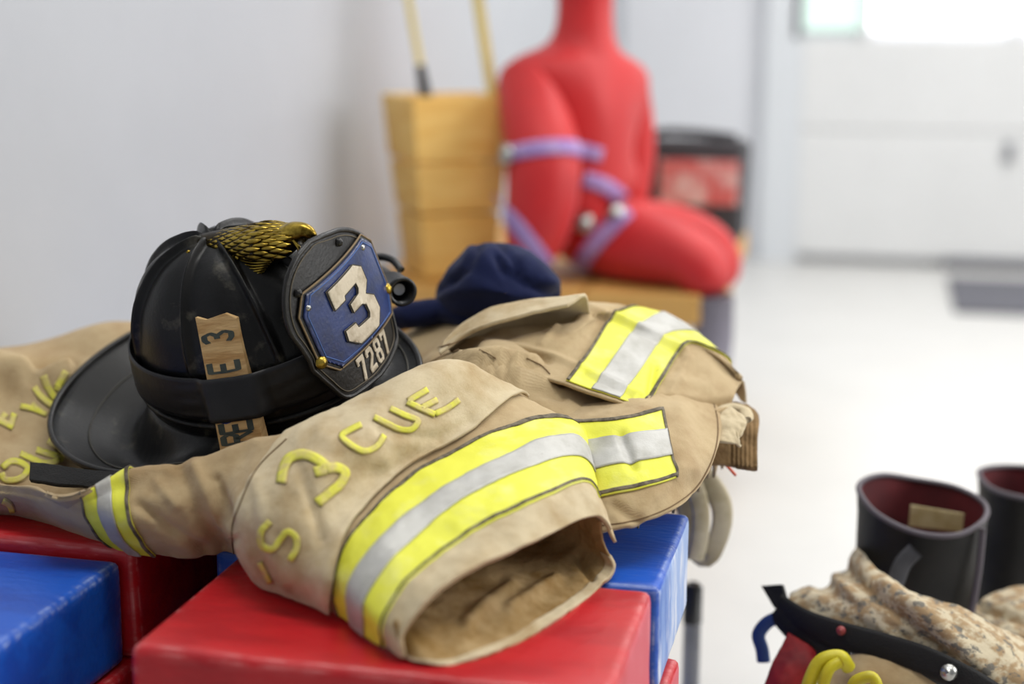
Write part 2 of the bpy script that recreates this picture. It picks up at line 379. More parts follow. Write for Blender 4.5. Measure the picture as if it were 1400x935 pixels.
block(-1.07, -.668, .93, 1.153, ZT, TH, BLUEP, 'blue painted timber block at the left with its top corner in front of the coat', seed=1)
block(-1.09, -.655, 1.158, 1.37, ZT+.012, TH+.012, REDP, 'red painted timber block under the coat behind the left blue block', seed=2)
block(-.568, -.178, .985, 1.20, ZT, TH, REDP, 'red painted timber block in front under the open coat sleeve', .02, seed=3, side=ENDR)
block(-.60, -.174, 1.207, 1.42, ZT, TH, BLUEP, 'blue painted timber block peeping out behind the front red block, its right end paler', .01, seed=4, side=ENDB)
block(-.66, -.245, 1.427, 1.65, ZT-.004, TH, BLUEP, 'pale worn blue timber block at the right end under the hanging coat', 0, seed=5)
block(-1.07, -.668, 1.377, 1.60, ZT-.004, TH, BLUEP, 'timber block hidden under the helmet side of the coat', 0, seed=6)
block(-.60, -.165, 1.0, 1.295, ZT-TH-.0005, TH-.01, REDP, 'worn red timber block of the second layer sticking out at the right', 0, seed=7, side=ENDR)
zl = ZT-TH-.0005
block(-.66, -.245, 1.305, 1.64, zl, TH-.01, BLUEP, 'blue timber block of the second layer behind the worn red one', 0, seed=8)
block(-1.07, -.66, .94, 1.26, zl, TH-.01, REDP, 'red timber block of the second layer beneath the left blue block', 0, seed=9)
block(-1.07, -.668, 1.265, 1.62, zl, TH-.01, BLUEP, 'blue timber block of the second layer by the wall', 0, seed=10)
zz = zl-TH+.01
k = 11
for th in (.1388, .1388):
    zz -= .0005
    for (x0, x1) in ((-1.06, -.67), (-.66, -.25)):
        for (y0, y1) in ((.96, 1.28), (1.29, 1.62)):
            block(x0, x1, y0, y1, zz, th-.0005 if th else th, REDP if k % 2 else BLUEP, 'painted timber block buried low in the stack', 0, k, 'buried timber blocks'); k += 1
    zz -= th
# ------------------------------------------------------------------ turnout coat
HM = Matrix(((.9818, .1605, -.1013, -.6131), (-.1861, .9186, -.3485, 1.3681), (.0371, .361, .9318, .5939), (0, 0, 0, 1)))
coat = empty('turnout_coat', (-.5, 1.3, ZT), 'tan firefighter coat with yellow and silver stripes and yellow lettering, heaped on the timber blocks', 'coat')
def rows(*R): return [[pt(x, y, h=h) for x, y, h in r] for r in R]
# the padded mass of the folded coat, a lumpy sheet over the stack
PTS = [  # back panel at the left, under and behind the helmet
    (-90, 482, .13), (-60, 560, .09), (-60, 620, .055), (-50, 672, .03), (0, 479, .135), (40, 475, .138), (90, 474, .14), (150, 477, .138), (200, 480, .135),
    (0, 505, .12), (70, 505, .118), (30, 530, .10), (90, 535, .085), (10, 552, .083), (60, 556, .068), (110, 575, .06), (0, 590, .064), (60, 600, .056),
    (0, 630, .047), (60, 635, .044), (120, 650, .044), (10, 665, .03), (60, 680, .028), (140, 690, .03), (100, 700, .018), (30, 692, .012),
    (200, 620, .05), (300, 600, .05), (420, 560, .055), (250, 560, .06), (350, 540, .065),
    (540, 520, .10), (575, 450, .128), (560, 490, .112), (590, 440, .145), (620, 438, .15), (610, 470, .15), (640, 470, .158), (600, 495, .14), (650, 500, .15), (700, 480, .162),
    (700, 520, .135), (740, 540, .125), (760, 500, .135), (640, 560, .11), (720, 580, .10), (560, 600, .09), (500, 680, .06), (620, 680, .06), (720, 660, .07), (800, 600, .09),
    (700, 440, .168), (760, 430, .175), (830, 430, .168), (900, 460, .14), (880, 500, .125), (940, 510, .11), (990, 530, .09), (850, 560, .10), (920, 580, .085), (970, 570, .075),
    (850, 640, .065), (920, 640, .06), (860, 700, .03), (800, 700, .045), (660, 760, .04), (760, 740, .04), (560, 800, .03), (480, 780, .03), (400, 740, .04), (300, 720, .03), (230, 720, .025)]
PW = np.array([pt(x, y, h=h) for x, y, h in PTS])
back = [(-1.06, 1.62, .06), (-.9, 1.66, .08), (-.75, 1.68, .06), (-.6, 1.7, .05), (-.45, 1.72, .08), (-.3, 1.72, .08), (-.17, 1.68, .05), (-.62, 1.55, .085), (-.8, 1.55, .126), (-.9, 1.53, .138), (-.72, 1.55, .105)]
PW = np.vstack([PW, [(a, b, ZT+c) for a, b, c in back]])
def tps(P, z, lam=3e-4):
    n = len(P); D = np.linalg.norm(P[:, None]-P[None], axis=2)
    K = np.where(D > 0, D**2*np.log(D+1e-9), 0)+lam*np.eye(n); A = np.zeros((n+3, n+3)); A[:n, :n] = K; A[:n, n] = 1; A[:n, n+1:] = P; A[n:, :n] = A[:n, n:].T
    c = np.linalg.solve(A, np.r_[z, 0, 0, 0])
    def f(Q):
        d = np.linalg.norm(Q[..., None, :]-P, axis=-1); return (np.where(d > 0, d**2*np.log(d+1e-9), 0)@c[:n])+c[n]+Q@c[n+1:]
    return f
hf = tps(PW[:, :2], PW[:, 2])
outline = [pt(x, y, h=h)[:2] for x, y, h in [(-120, 700, .005), (-40, 690, .005), (30, 706, .005), (110, 725, .005), (160, 748, .005), (215, 752, .005), (300, 740, .01), (370, 750, .01), (430, 745, .02), (480, 740, .03), (560, 735, .03), (640, 710, .03), (740, 690, .04), (800, 690, .04), (900, 698, .02), (950, 655, .03), (975, 600, .06), (1000, 575, .07)]]
outline += [np.array(q) for q in [(-.15, 1.62), (-.18, 1.74), (-.35, 1.77), (-.6, 1.74), (-.8, 1.72), (-1.06, 1.68), (-1.09, 1.5), (-1.09, 1.3)]]
outline = spline(np.array(outline), 220, closed=True)
def inside(Q, poly):
    r = np.zeros(len(Q), bool); x, y = Q[:, 0], Q[:, 1]
    for (x0, y0), (x1, y1) in zip(poly, np.roll(poly, -1, 0)):
        c = ((y0 > y) != (y1 > y)) & (x < (x1-x0)*(y-y0)/(y1-y0+1e-12)+x0); r ^= c
    return r
def body_mesh():
    st = .0055; xs = np.arange(-1.1, -.1, st); ys = np.arange(.95, 1.8, st)
    G = np.stack(np.meshgrid(xs, ys, indexing='ij'), -1); Q = G.reshape(-1, 2)
    ins = inside(Q, outline); d = seg_dist(Q, np.vstack([outline, outline[:1]]))
    z = np.concatenate([hf(c) for c in np.array_split(Q, 8)])
    P3 = np.c_[Q, z]
    z = z+.0022*vnoise(P3, 11)+.0014*vnoise(P3, 26)+.0006*vnoise(P3, 60)
    q = proj(np.c_[Q, z])
    for poly, a, w in BODY_CREASES: z = z+a*np.exp(-(seg_dist(q, poly)/w)**2)
    hi_ = np.array(HM.inverted()); lq = np.c_[Q, z]@hi_[:3, :3].T+hi_[:3, 3]         # the helmet presses the coat down
    e = np.hypot((lq[:, 0]+.042)/.205, lq[:, 1]/.172); press = np.clip((1.02-e)/.05, 0, 1)
    z = z-np.clip(lq[:, 2]+.056, 0, 1)*press/.9318
    z = np.maximum(z, ZT+.004)
    z = np.where(ins, ZT+.004+(z-ZT-.004)*np.clip(d/.02, 0, 1)**.5, z)
    keep = ins.reshape(len(xs), len(ys)); idx = -np.ones(keep.shape, int); V = []; F = []
    for i in range(len(xs)-1):
        for j in range(len(ys)-1):
            if keep[i, j] and keep[i+1, j] and keep[i, j+1] and keep[i+1, j+1]:
                f = []
                for a, b in ((i, j), (i+1, j), (i+1, j+1), (i, j+1)):
                    if idx[a, b] < 0: idx[a, b] = len(V); V.append((xs[a], ys[b], z[a*len(ys)+b]))
                    f.append(idx[a, b])
                F.append(f)
    cnt = {}
    for f in F:
        for a, b in zip(f, f[1:]+f[:1]): k = (min(a, b), max(a, b)); cnt[k] = cnt.get(k, 0)+1
    rim_ = sorted({i for k, c in cnt.items() if c == 1 for i in k})          # pull the cut edge onto the smooth outline
    dense = spline(outline, 1600, closed=True)
    for i in rim_:
        q_ = dense[np.argmin(np.linalg.norm(dense-np.array(V[i][:2]), axis=1))]; V[i] = (q_[0], q_[1], V[i][2])
    return V, F
BODY_CREASES = [([(40, 506), (80, 540), (140, 585)], -.012, 12), ([(0, 520), (60, 556), (95, 572)], -.006, 8), ([(0, 500), (90, 495), (160, 520)], .006, 12),
                ([(590, 512), (625, 492), (680, 486), (735, 498)], .010, 7), ([(600, 505), (640, 500), (700, 498), (770, 522)], -.010, 5), ([(640, 515), (700, 508), (748, 524)], .009, 7), ([(660, 526), (710, 522), (770, 542)], -.008, 5),
                ([(580, 505), (610, 482), (650, 470)], -.008, 5), ([(600, 478), (650, 452), (700, 458)], -.005, 5), ([(560, 470), (590, 446), (620, 440)], .004, 9)]
V, F = body_mesh(); body = mk('body_panel', V, F, TAN, coat, True, thick=.003)
# front: the arm at the left opening into the wide lettered sleeve whose mouth faces right
FR = rows(
    [(-70, 700, .006), (-75, 694, .018), (-80, 686, .03), (-80, 676, .04), (-80, 665, .048), (-80, 650, .05)],
    [(40, 712, .006), (36, 704, .018), (34, 694, .032), (34, 684, .045), (36, 676, .052), (40, 666, .056)],
    [(158, 748, .008), (138, 733, .022), (124, 716, .04), (115, 700, .054), (112, 688, .064), (114, 677, .07)],
    [(214, 758, .008), (198, 744, .025), (185, 722, .045), (178, 696, .062), (177, 668, .076), (184, 643, .086)],
    [(264, 763, .006), (254, 744, .028), (249, 715, .05), (248, 685, .07), (255, 655, .086), (270, 630, .096)],
    [(320, 756, .006), (308, 733, .032), (303, 700, .06), (309, 665, .084), (324, 632, .102), (350, 602, .116)],
    [(348, 795, .004), (324, 752, .036), (321, 712, .066), (334, 672, .09), (360, 630, .11), (404, 587, .128)],
    [(400, 818, .004), (384, 775, .038), (388, 728, .068), (408, 676, .096), (445, 615, .124), (500, 541, .15)],
    [(432, 830, .004), (422, 782, .04), (438, 726, .07), (480, 660, .098), (540, 590, .13), (620, 496, .17)],
    [(456, 838, .004), (452, 788, .042), (482, 716, .074), (556, 642, .098), (642, 590, .118), (715, 541, .132)],
    [(464, 841, .004), (458, 784, .042), (496, 713, .075), (572, 645, .098), (668, 596, .114), (774, 569, .115)],
    [(482, 853, .004), (480, 802, .040), (513, 748, .068), (590, 681, .092), (686, 627, .108), (787, 601, .105)],
    [(502, 868, .004), (500, 825, .036), (537, 768, .062), (611, 702, .085), (702, 652, .10), (796, 628, .095)],
    [(528, 884, .004), (526, 850, .030), (562, 795, .055), (640, 732, .077), (722, 692, .09), (806, 662, .085)],
    [(552, 899, .005), (546, 872, .022), (580, 822, .048), (645, 778, .064), (727, 741, .07), (820, 706, .062)])
FR = [np.array(r) for r in FR]
for i, r in enumerate(FR):                              # tuck the far edge down behind
    e = r[-1]+(np.array([.0, .045, -.035]) if i < 4 else np.array([.006, .028, -.03]) if i < 9 else np.array([.012, .016, -.028])); FR[i] = np.vstack([r, e])
FCR = [([(245, 640), (268, 700), (305, 748)], -.005, 9), ([(268, 640), (290, 690), (318, 730)], .006, 9), ([(295, 655), (312, 700), (322, 735)], -.006, 7), ([(190, 690), (235, 725), (280, 752)], -.006, 8),
       ([(215, 660), (240, 690)], .004, 8), ([(410, 640), (425, 690), (440, 740)], -.004, 8), ([(520, 590), (600, 600), (640, 580)], -.003, 9), ([(350, 660), (365, 720), (395, 790)], .003, 10), ([(440, 600), (520, 630)], .003, 12)]
fp = Patch(np.array(FR), .0025, 24, FCR)
front = fp.mesh('sleeve', TAN, coat, nu=260, nv=110, thick=.003)
# lettered flap lying on the sleeve
def flap_edge(iu, iv): return .0025*np.clip((iu[:, None]-8.0)/.8, 0, 1)**2+0*iv[None]
flap = fp.mesh('lettered_flap', TANL, coat, (6.0, 9.0), (0.05, 5.25), 130, 110, off=.003, thick=.0028, extra=flap_edge)
hem = fp.mesh('cuff_hem', TANL, coat, (13.0, 14.0), (0, 5.6), 30, 110, off=.0012, thick=.002)
# stripes
def stripe(p, u, v, mat, name, par, off=.003, nu=12, nv=110, lab=None):
    o = p.mesh(name, mat, par, u, v, nu, nv, off=off, thick=.0012)
    if lab: o['label'] = lab
    return o
st1 = stripe(fp, (10.0, 13.0), (0, 5.6), YEL, 'reflective_stripe', coat, .0022, 40, lab='yellow and silver stripe round the open sleeve')
stripe(fp, (11.0, 12.0), (0, 5.6), SIL, 'silver_band', st1, .0038)
stripe(fp, (9.95, 10.09), (0, 5.6), SEAM, 'seam', st1, .0034, 4)
stripe(fp, (12.88, 12.95), (0, 5.6), SEAM, 'seam', st1, .0034, 4)
st2 = stripe(fp, (2.0, 3.0), (0, 5.6), YEL, 'reflective_stripe', coat, .0022, 40, lab='narrow yellow and silver stripe round the arm')
stripe(fp, (2.36, 2.66), (0, 5.6), SIL, 'silver_band', st2, .0038)
stripe(fp, (2.0, 2.05), (0, 5.6), SEAM, 'seam', st2, .0034, 4)
stripe(fp, (2.93, 3.0), (0, 5.6), SEAM, 'seam', st2, .0034, 4)
# mouth of the sleeve: lower lip and lining
rim = [pt(*q[:2], h=q[2]) for q in [(546, 874, .02), (552, 897, .004), (590, 908, .002), (640, 902, .002), (700, 880, .002), (770, 840, .002), (820, 800, .003), (839, 774, .012), (828, 745, .03), (820, 712, .055)]]
rim = np.array(rim); inw = np.array([-.86, .50, 0]); L = []
for k, (t, dz) in enumerate([(0, 0), (.02, .004), (.05, .010), (.09, .014), (.14, .016)]):
    q = rim+inw*t*np.interp(np.arange(len(rim)), [0, 1, 3, 5], [.02, .12, .6, 1])[:, None]; q[:, 2] += dz; L.append(q)
lp = Patch(np.array(L), .003, 30, [([(700, 830), (760, 790)], .006, 8), ([(640, 850), (700, 800)], .006, 9), ([(790, 760), (810, 790)], -.006, 5)])
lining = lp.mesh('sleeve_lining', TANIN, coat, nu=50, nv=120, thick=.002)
lp.mesh('lip_hem', TANL, coat, (0, .5), (0.5, 7.5), 10, 110, off=.001, thick=.004)
# right: rounded front panel with a stripe
RR = rows(
    [(700, 560, .105), (780, 552, .112), (840, 548, .118), (895, 540, .118), (945, 528, .112), (972, 538, .10)],
    [(735, 580, .098), (790, 577, .106), (845, 573, .112), (904, 560, .112), (950, 556, .104), (984, 566, .092)],
    [(750, 615, .085), (800, 605, .094), (855, 598, .10), (911, 590, .10), (955, 588, .09), (986, 592, .082)],
    [(770, 650, .07), (812, 643, .078), (860, 634, .084), (918, 622, .086), (955, 617, .08), (981, 616, .074)],
    [(790, 690, .052), (820, 680, .06), (866, 671, .066), (924, 655, .07), (950, 648, .066), (971, 641, .062)],
    [(796, 728, .034), (822, 725, .038), (866, 717, .042), (915, 699, .048), (938, 684, .05), (957, 664, .052)])
rp = Patch(np.array(RR), .0022, 22, [([(850, 600), (865, 640)], -.004, 7), ([(930, 560), (945, 640)], .004, 14), ([(840, 690), (875, 715)], -.004, 7), ([(880, 700), (930, 640)], .003, 9)])
rpan = rp.mesh('front_panel', TAN, coat, nu=90, nv=110, thick=.004)
st3 = stripe(rp, (1.0, 4.0), (0, 3.0), YEL, 'reflective_stripe', coat, .002, 40, 70, lab='yellow and silver stripe on the rounded front panel')
stripe(rp, (1.95, 3.03), (0, 3.0), SIL, 'silver_band', st3, .0034, 14, 70)
stripe(rp, (.98, 1.14), (0, 3.0), SEAM, 'seam', st3, .003, 4, 70); stripe(rp, (3.82, 3.94), (0, 3.0), SEAM, 'seam', st3, .003, 4, 70); stripe(rp, (1.0, 4.0), (2.97, 3.03), SEAM, 'seam', st3, .003, 20, 4)
# right: shoulder part wrapping over the heap
UU = rows(
    [(640, 505, .145), (655, 480, .158), (690, 462, .168), (750, 446, .176), (770, 428, .184), (790, 412, .19)],
    [(705, 508, .143), (722, 490, .152), (752, 470, .164), (792, 446, .175), (812, 428, .182), (820, 413, .186)],
    [(772, 524, .135), (786, 505, .142), (806, 477, .155), (832, 437, .172), (842, 428, .176), (868, 420, .176)],
    [(806, 536, .128), (820, 516, .134), (840, 488, .147), (866, 452, .163), (876, 443, .167), (905, 430, .166)],
    [(842, 548, .12), (856, 528, .126), (874, 503, .137), (899, 466, .153), (909, 457, .156), (946, 452, .152)],
    [(880, 559, .11), (892, 542, .117), (908, 516, .127), (933, 478, .143), (944, 470, .146), (990, 489, .130)],
    [(920, 566, .10), (935, 552, .106), (948, 525, .116), (962, 495, .130), (975, 488, .132), (1004, 508, .120)],
    [(958, 572, .088), (980, 566, .092), (998, 552, .098), (1008, 532, .106), (1013, 524, .108), (1017, 522, .108)])
UU = [np.array(r) for r in UU]
for i, r in enumerate(UU): UU[i] = np.vstack([r, r[-1]+np.array([.0, .05, -.035])])
up_ = Patch(np.array(UU), .0014, 26, [([(895, 500), (885, 550)], -.005, 5), ([(905, 545), (960, 552), (1012, 548)], -.012, 4), ([(915, 520), (970, 530)], .004, 9), ([(940, 490), (905, 560)], .003, 6),
    ([(616, 482), (645, 463), (690, 447), (745, 431), (778, 424)], -.030, 9), ([(638, 466), (670, 475), (706, 473), (754, 485), (790, 501), (835, 523), (888, 548)], .003, 4.5), ([(660, 484), (706, 482), (750, 493)], -.0045, 4.5), ([(800, 514), (832, 531), (860, 545)], -.003, 4),
    ([(806, 420), (842, 433), (890, 456), (935, 478)], .004, 4), ([(812, 430), (838, 441), (886, 464), (930, 486)], -.003, 4), ([(768, 415), (760, 445), (740, 470)], .003, 4)])
ush = up_.mesh('shoulder_panel', TAN, coat, nu=120, nv=90, thick=.003)
st4 = stripe(up_, (2.0, 5.0), (.12, 5.9), YEL, 'reflective_stripe', coat, .002, 60, 90, lab='yellow and silver stripe over the shoulder, topmost of the coat')
stripe(up_, (3.0, 4.08), (.12, 5.9), SIL, 'silver_band', st4, .0034, 20, 90)
stripe(up_, (2.0, 2.12), (.12, 5.0), SEAM, 'seam', st4, .0036, 4, 80); stripe(up_, (4.86, 4.98), (0, 5.9), SEAM, 'seam', st4, .0036, 4, 80)
# pocket-like fold edge across the shoulder stripe
ub = bvh_of([ush, st4])
# collar fold standing above the opening
CO = rows([(602, 485, .155), (632, 464, .168), (664, 449, .180), (700, 437, .189), (745, 426, .196), (776, 420, .200)],
          [(603, 479, .157), (633, 456, .171), (667, 439, .184), (706, 428, .193), (750, 419, .199), (786, 414, .203)],
          [(607, 470, .162), (636, 446, .176), (672, 427, .190), (714, 416, .198), (756, 411, .203), (797, 407, .206)])
CO = [np.array(r) for r in CO]; CO.append(CO[-1]+np.array([.0, .035, -.02])); CO.append(CO[-1]+np.array([.0, .03, -.05]))
cp = Patch(np.array(CO), .0012, 30)
col_ = cp.mesh('collar', TANL, coat, nu=50, nv=110, thick=.004)
# right end: folded ends and knit wrist
WR = rows([(975, 560, .085), (1000, 550, .088), (1017, 552, .088), (1022, 552, .087)], [(978, 580, .075), (1005, 572, .078), (1024, 566, .08), (1036, 562, .08)], [(975, 606, .062), (1000, 604, .062), (1018, 602, .062), (1036, 600, .062)], [(972, 632, .046), (1000, 634, .044), (1018, 636, .043), (1036, 638, .042)])
wp = Patch(np.array(WR), .002, 40, [([(x, 570), (x, 640)], -.0016, 2.2) for x in range(1000, 1036, 6)])
wp.mesh('knit_wrist', KNIT, coat, nu=40, nv=80, thick=.006)
for a_, w in (([(978, 566, .089), (1000, 556, .092), (1016, 560, .090), (1022, 574, .084)], .007),):
    V, F = tube(spline([pt(x, y, h=h) for x, y, h in a_], 24), w*np.array([.5]+[1]*22+[.6]), 10, rz=w*.6); mk('folded_edge', V, F, TANL, coat)
Patch(np.array(rows([(978, 572, .086), (1000, 566, .088), (1012, 572, .086), (1018, 580, .082)], [(978, 590, .080), (998, 588, .080), (1010, 592, .077), (1014, 598, .074)], [(976, 608, .070), (990, 608, .070), (1000, 606, .069), (1006, 603, .069)])), .004, 45).mesh('frayed_edge', TANL, coat, nu=30, nv=30, off=.004, thick=.003)
# loop of webbing hanging from the heap and a small orange tag
def strap3(name, P, w, th, mat, parent, up=(0, 0, 1), n=50):
    C = spline(P, n); V, F = tube(C, w/2, 8, up=up, rz=th/2); return mk(name, V, F, mat, parent)
A = [pt(x, y, Y=1.62) for x, y in [(930, 640), (940, 700), (948, 745), (965, 762), (982, 735), (986, 690), (965, 655), (948, 640)]]
strap3('hanging_strap', A, .026, .005, BEIGE, coat, up=(.5, -.86, 0))
A = [pt(x, y, Y=1.6) for x, y in [(945, 650), (958, 700), (956, 740), (950, 765)]]
strap3('hanging_strap', A, .022, .005, BEIGE, coat, up=(.5, -.86, 0))
strap3('orange_tag', [pt(970, 628, Y=1.5), pt(990, 634, Y=1.5), pt(1006, 650, Y=1.5)], .005, .003, ORANGE, coat, n=12)
# sewn lettering
fb = bvh_of([flap, front])
def glyph(name, bv, strokes, w, mat=LETY, par=coat, off=.0012, thick=.0004, edge=True):
    V = []; F = []
    for s in strokes:
        s = np.array(s, float); o = ribbon('stroke', bv, s, w, mat, par, off, thick=0)
        b = len(V); V += [tuple(v.co) for v in o.data.vertices]; F += [tuple(b+i for i in p.vertices) for p in o.data.polygons]
        me = o.data; bpy.data.objects.remove(o); bpy.data.meshes.remove(me)
    o = mk(name, V, F, mat, par, True, world=False, thick=thick, off=1)
    if edge:                                            # stitched border of the letter
        e = glyph('stitched_border', bv, strokes, w+2.6, STITCH, par, off*.45, .0002, False); e.parent = o
    return o
glyph('letter', fb, [[(494, 581), (480, 588), (467, 597), (478, 608), (500, 617), (514, 611), (525, 596)]], 7.5)['label'] = 'sewn yellow letter C'
glyph('letter', fb, [[(533, 559), (552, 568), (571, 577), (562, 587), (546, 587), (530, 580), (511, 571)]], 7.5)['label'] = 'sewn yellow letter U'
glyph('letter', fb, [[(556, 550), (575, 559), (594, 567)], [(558, 549), (584, 533)], [(576, 558), (597, 547)], [(594, 566), (610, 559), (627, 547)]], 7.5)['label'] = 'sewn yellow letter E'
glyph('numeral', fb, [[(385, 661), (388, 642), (396, 628), (413, 622), (432, 628), (446, 641), (430, 646)], [(446, 641), (462, 640), (471, 646), (467, 658), (450, 674), (434, 688)]], 13)['label'] = 'large sewn yellow 3'
glyph('letter', fb, [[(370, 713), (358, 728), (361, 747), (373, 751), (384, 738), (394, 727), (404, 733), (406, 750), (397, 766)]], 8.5)['label'] = 'sewn yellow letter S'
glyph('letter', fb, [[(356, 768), (364, 784), (370, 796)]], 6)
bb = bvh_of([body, front])
glyph('letter', bb, [[(4, 640), (14, 632), (30, 634), (38, 641), (33, 651), (18, 657), (6, 655), (3, 647)]], 8)['label'] = 'sewn yellow letter O'
glyph('letter', bb, [[(28, 621), (44, 628), (60, 634), (76, 632), (82, 628), (66, 621), (50, 616)]], 8)['label'] = 'sewn yellow letter U of the back panel'
glyph('letter', bb, [[(66, 603), (84, 614), (104, 627)], [(70, 604), (92, 604)], [(88, 606), (102, 616)]], 9)['label'] = 'sewn yellow letter N'
glyph('letter', bb, [[(-12, 572), (4, 578), (18, 585)], [(14, 583), (20, 566)], [(0, 577), (8, 566)]], 8)['label'] = 'sewn yellow letter F'
glyph('letter', bb, [[(28, 556), (46, 560), (64, 567)], [(44, 552), (54, 562)]], 7)
glyph('letter', bb, [[(60, 514), (66, 530), (76, 546)], [(90, 508), (78, 530)], [(76, 528), (94, 540)]], 9)['label'] = 'sewn yellow letter K'
glyph('letter', bb, [[(47, 530), (56, 542), (78, 560)]], 8)
glyph('letter', bb, [[(4, 684), (14, 690), (18, 700)]], 7)
# visible seams
ribbon('seam', fb, [(320, 760), (318, 720), (330, 685), (352, 640), (392, 600)], 1.2, THREAD, coat, .0008, thick=.0005)
ab = bvh_of([body, ush, col_])
for p in ([(582, 500), (605, 487), (628, 478)], [(655, 478), (668, 484), (678, 490)], [(720, 490), (740, 500), (752, 512)], [(600, 476), (640, 462)]): ribbon('seam', ab, p, 1.3, THREAD, coat, .001, thick=.0005)
rb = bvh_of([rpan]); ribbon('seam', rb, [(975, 548), (981, 575), (980, 605), (968, 640), (950, 668), (925, 688), (870, 711), (822, 719)], 1.5, THREAD, coat, .0006, thick=.0004)
# black hook-and-loop tab lying at the left
V = []
tb = Patch(np.array(rows([(44, 638, .054), (80, 642, .056), (120, 648, .058), (165, 652, .062)], [(44, 650, .050), (80, 655, .052), (120, 660, .054), (165, 664, .058)], [(43, 662, .046), (80, 667, .048), (120, 669, .050), (165, 676, .054)])), .001, 40)
tb.mesh('closure_tab', VELCRO, coat, nu=20, nv=50, off=.006, thick=.004)
# ------------------------------------------------------------------ leather helmet
helm = bpy.data.objects.new('fire_helmet', None); COL.objects.link(helm); helm.empty_display_size = .05
helm.matrix_world = HM; bpy.context.view_layer.update()
tag(helm, 'worn black leather fire helmet with a blue number 3 front shield and brass eagle', 'helmet')
HA, HB, HH, HN = .128, .103, .170, 2.3
def dome_r(th, z):                                       # radius factor at height z
    return max(0.0, 1-(max(z, 0)/HH)**HN)**(1/HN)
def dome_pt(th, s, out=0.0):
    """th round the crown, s 0 rim .. 1 apex"""
    ph = s*math.pi/2; r = math.cos(ph)**(2/HN); z = HH*math.sin(ph)**(2/HN)
    x, y = HA*r*math.cos(th), HB*r*math.sin(th)
    n = np.array([math.cos(th)/HA*r**(HN-1), math.sin(th)/HB*r**(HN-1), (z/HH)**(HN-1)/HH]); n /= np.linalg.norm(n)+1e-12
    return np.array([x-.008*(z/HH)**2, y, z])+n*out
NT, NS = 288, 60; V = []
for i in range(NS):
    s = i/(NS-1)*.995
    for k in range(NT):
        th = 2*math.pi*k/NT; a = (th/(math.pi/4)); da = abs(a-round(a))*math.pi/4
        ph = s*math.pi/2; rr = math.cos(ph)**(2/HN)*.115
        wdt = .0030; fade = min(1, max(0, (s-.14)/.2))*min(1, max(0, (1-s)/.06))
        rib = .0078*math.exp(-((da*rr)/wdt)**2)*fade if rr > .012 else .0078*fade
        puff = .0030*(1-math.cos(2*math.pi*(a % 1)))/2*math.sin(math.pi*min(1, s*1.05))
        V.append(dome_pt(th, s, rib+puff))
V = np.array(V); V = V+V*0; dn = vnoise(V, 25)*.0008+vnoise(V, 80)*.0003; V = V*(1+dn[:, None]/.12)
mk('crown', V, grid_faces(NS, NT, False, True)+[tuple((NS-1)*NT+k for k in range(NT))], LEATHER, helm, True, False)
# brim
def brim_w(th):
    d = abs(math.degrees(th)); d = min(d, 360-d)
    return float(np.interp(d, [0, 30, 60, 90, 115, 140, 160, 180], [.046, .040, .038, .050, .078, .104, .112, .110])), float(np.interp(d, [0, 40, 70, 90, 115, 140, 180], [.25, .15, .05, .10, .10, .02, .0])), float(np.interp(d, [0, 95, 108, 125, 180], [0, .0, .014, .044, .048]))
NB = 14; V = []; EDGE = []
def sm(f, th, i):
    return sum(f(th+o)[i]*w for o, w in ((-.2, .2), (-.1, .2), (0, .2), (.1, .2), (.2, .2)))
for j in range(NB):
    t = j/(NB-1)
    for k in range(NT):
        th = 2*math.pi*k/NT; th = th if th <= math.pi else th-2*math.pi
        w, sl, dish = sm(brim_w, th, 0), sm(brim_w, th, 1), sm(brim_w, th, 2)
        c, s_ = math.cos(th), math.sin(th); n = np.array([c/HA, s_/HB]); n /= np.linalg.norm(n)
        base = np.array([HA*c, HB*s_])*.985; p = base+n*w*t
        z = -sl*w*t**1.4+.006*(1-t)**4+.004*t**3-dish*float(np.interp(t, [0, .12, .28, .36, .46, .7, 1], [0, .35, .92, 1.0, .90, .5, 0]))
        V.append((p[0], p[1], z))
        if j == NB-1: EDGE.append((p[0], p[1], z))
V = np.array(V); V[:, 2] += vnoise(V, 18)*.0015
mk('brim', V, grid_faces(NB, NT, False, True), LEATHER, helm, True, False, thick=.0035)
brim_o = bpy.data.objects['brim']
Ve, Fe = tube(np.array(EDGE), .0032, 8, closed=True); mk('brim_edge', Ve, Fe, LEATHER2, helm, True, False)
inner = [tuple(V[9*NT+k]+np.array([0, 0, .0012])) for k in range(NT)]
Ve, Fe = tube(np.array(inner), .0009, 6, closed=True); mk('brim_stitching', Ve, Fe, M('grey thread', srgb(74, 72, 66), .9), helm, True, False)
ring = [dome_pt(2*math.pi*k/NT, .045, .002) for k in range(NT)]
Ve, Fe = tube(np.array(ring), .0035, 8, closed=True); mk('crown_welt', Ve, Fe, LEATHER, helm, True, False)
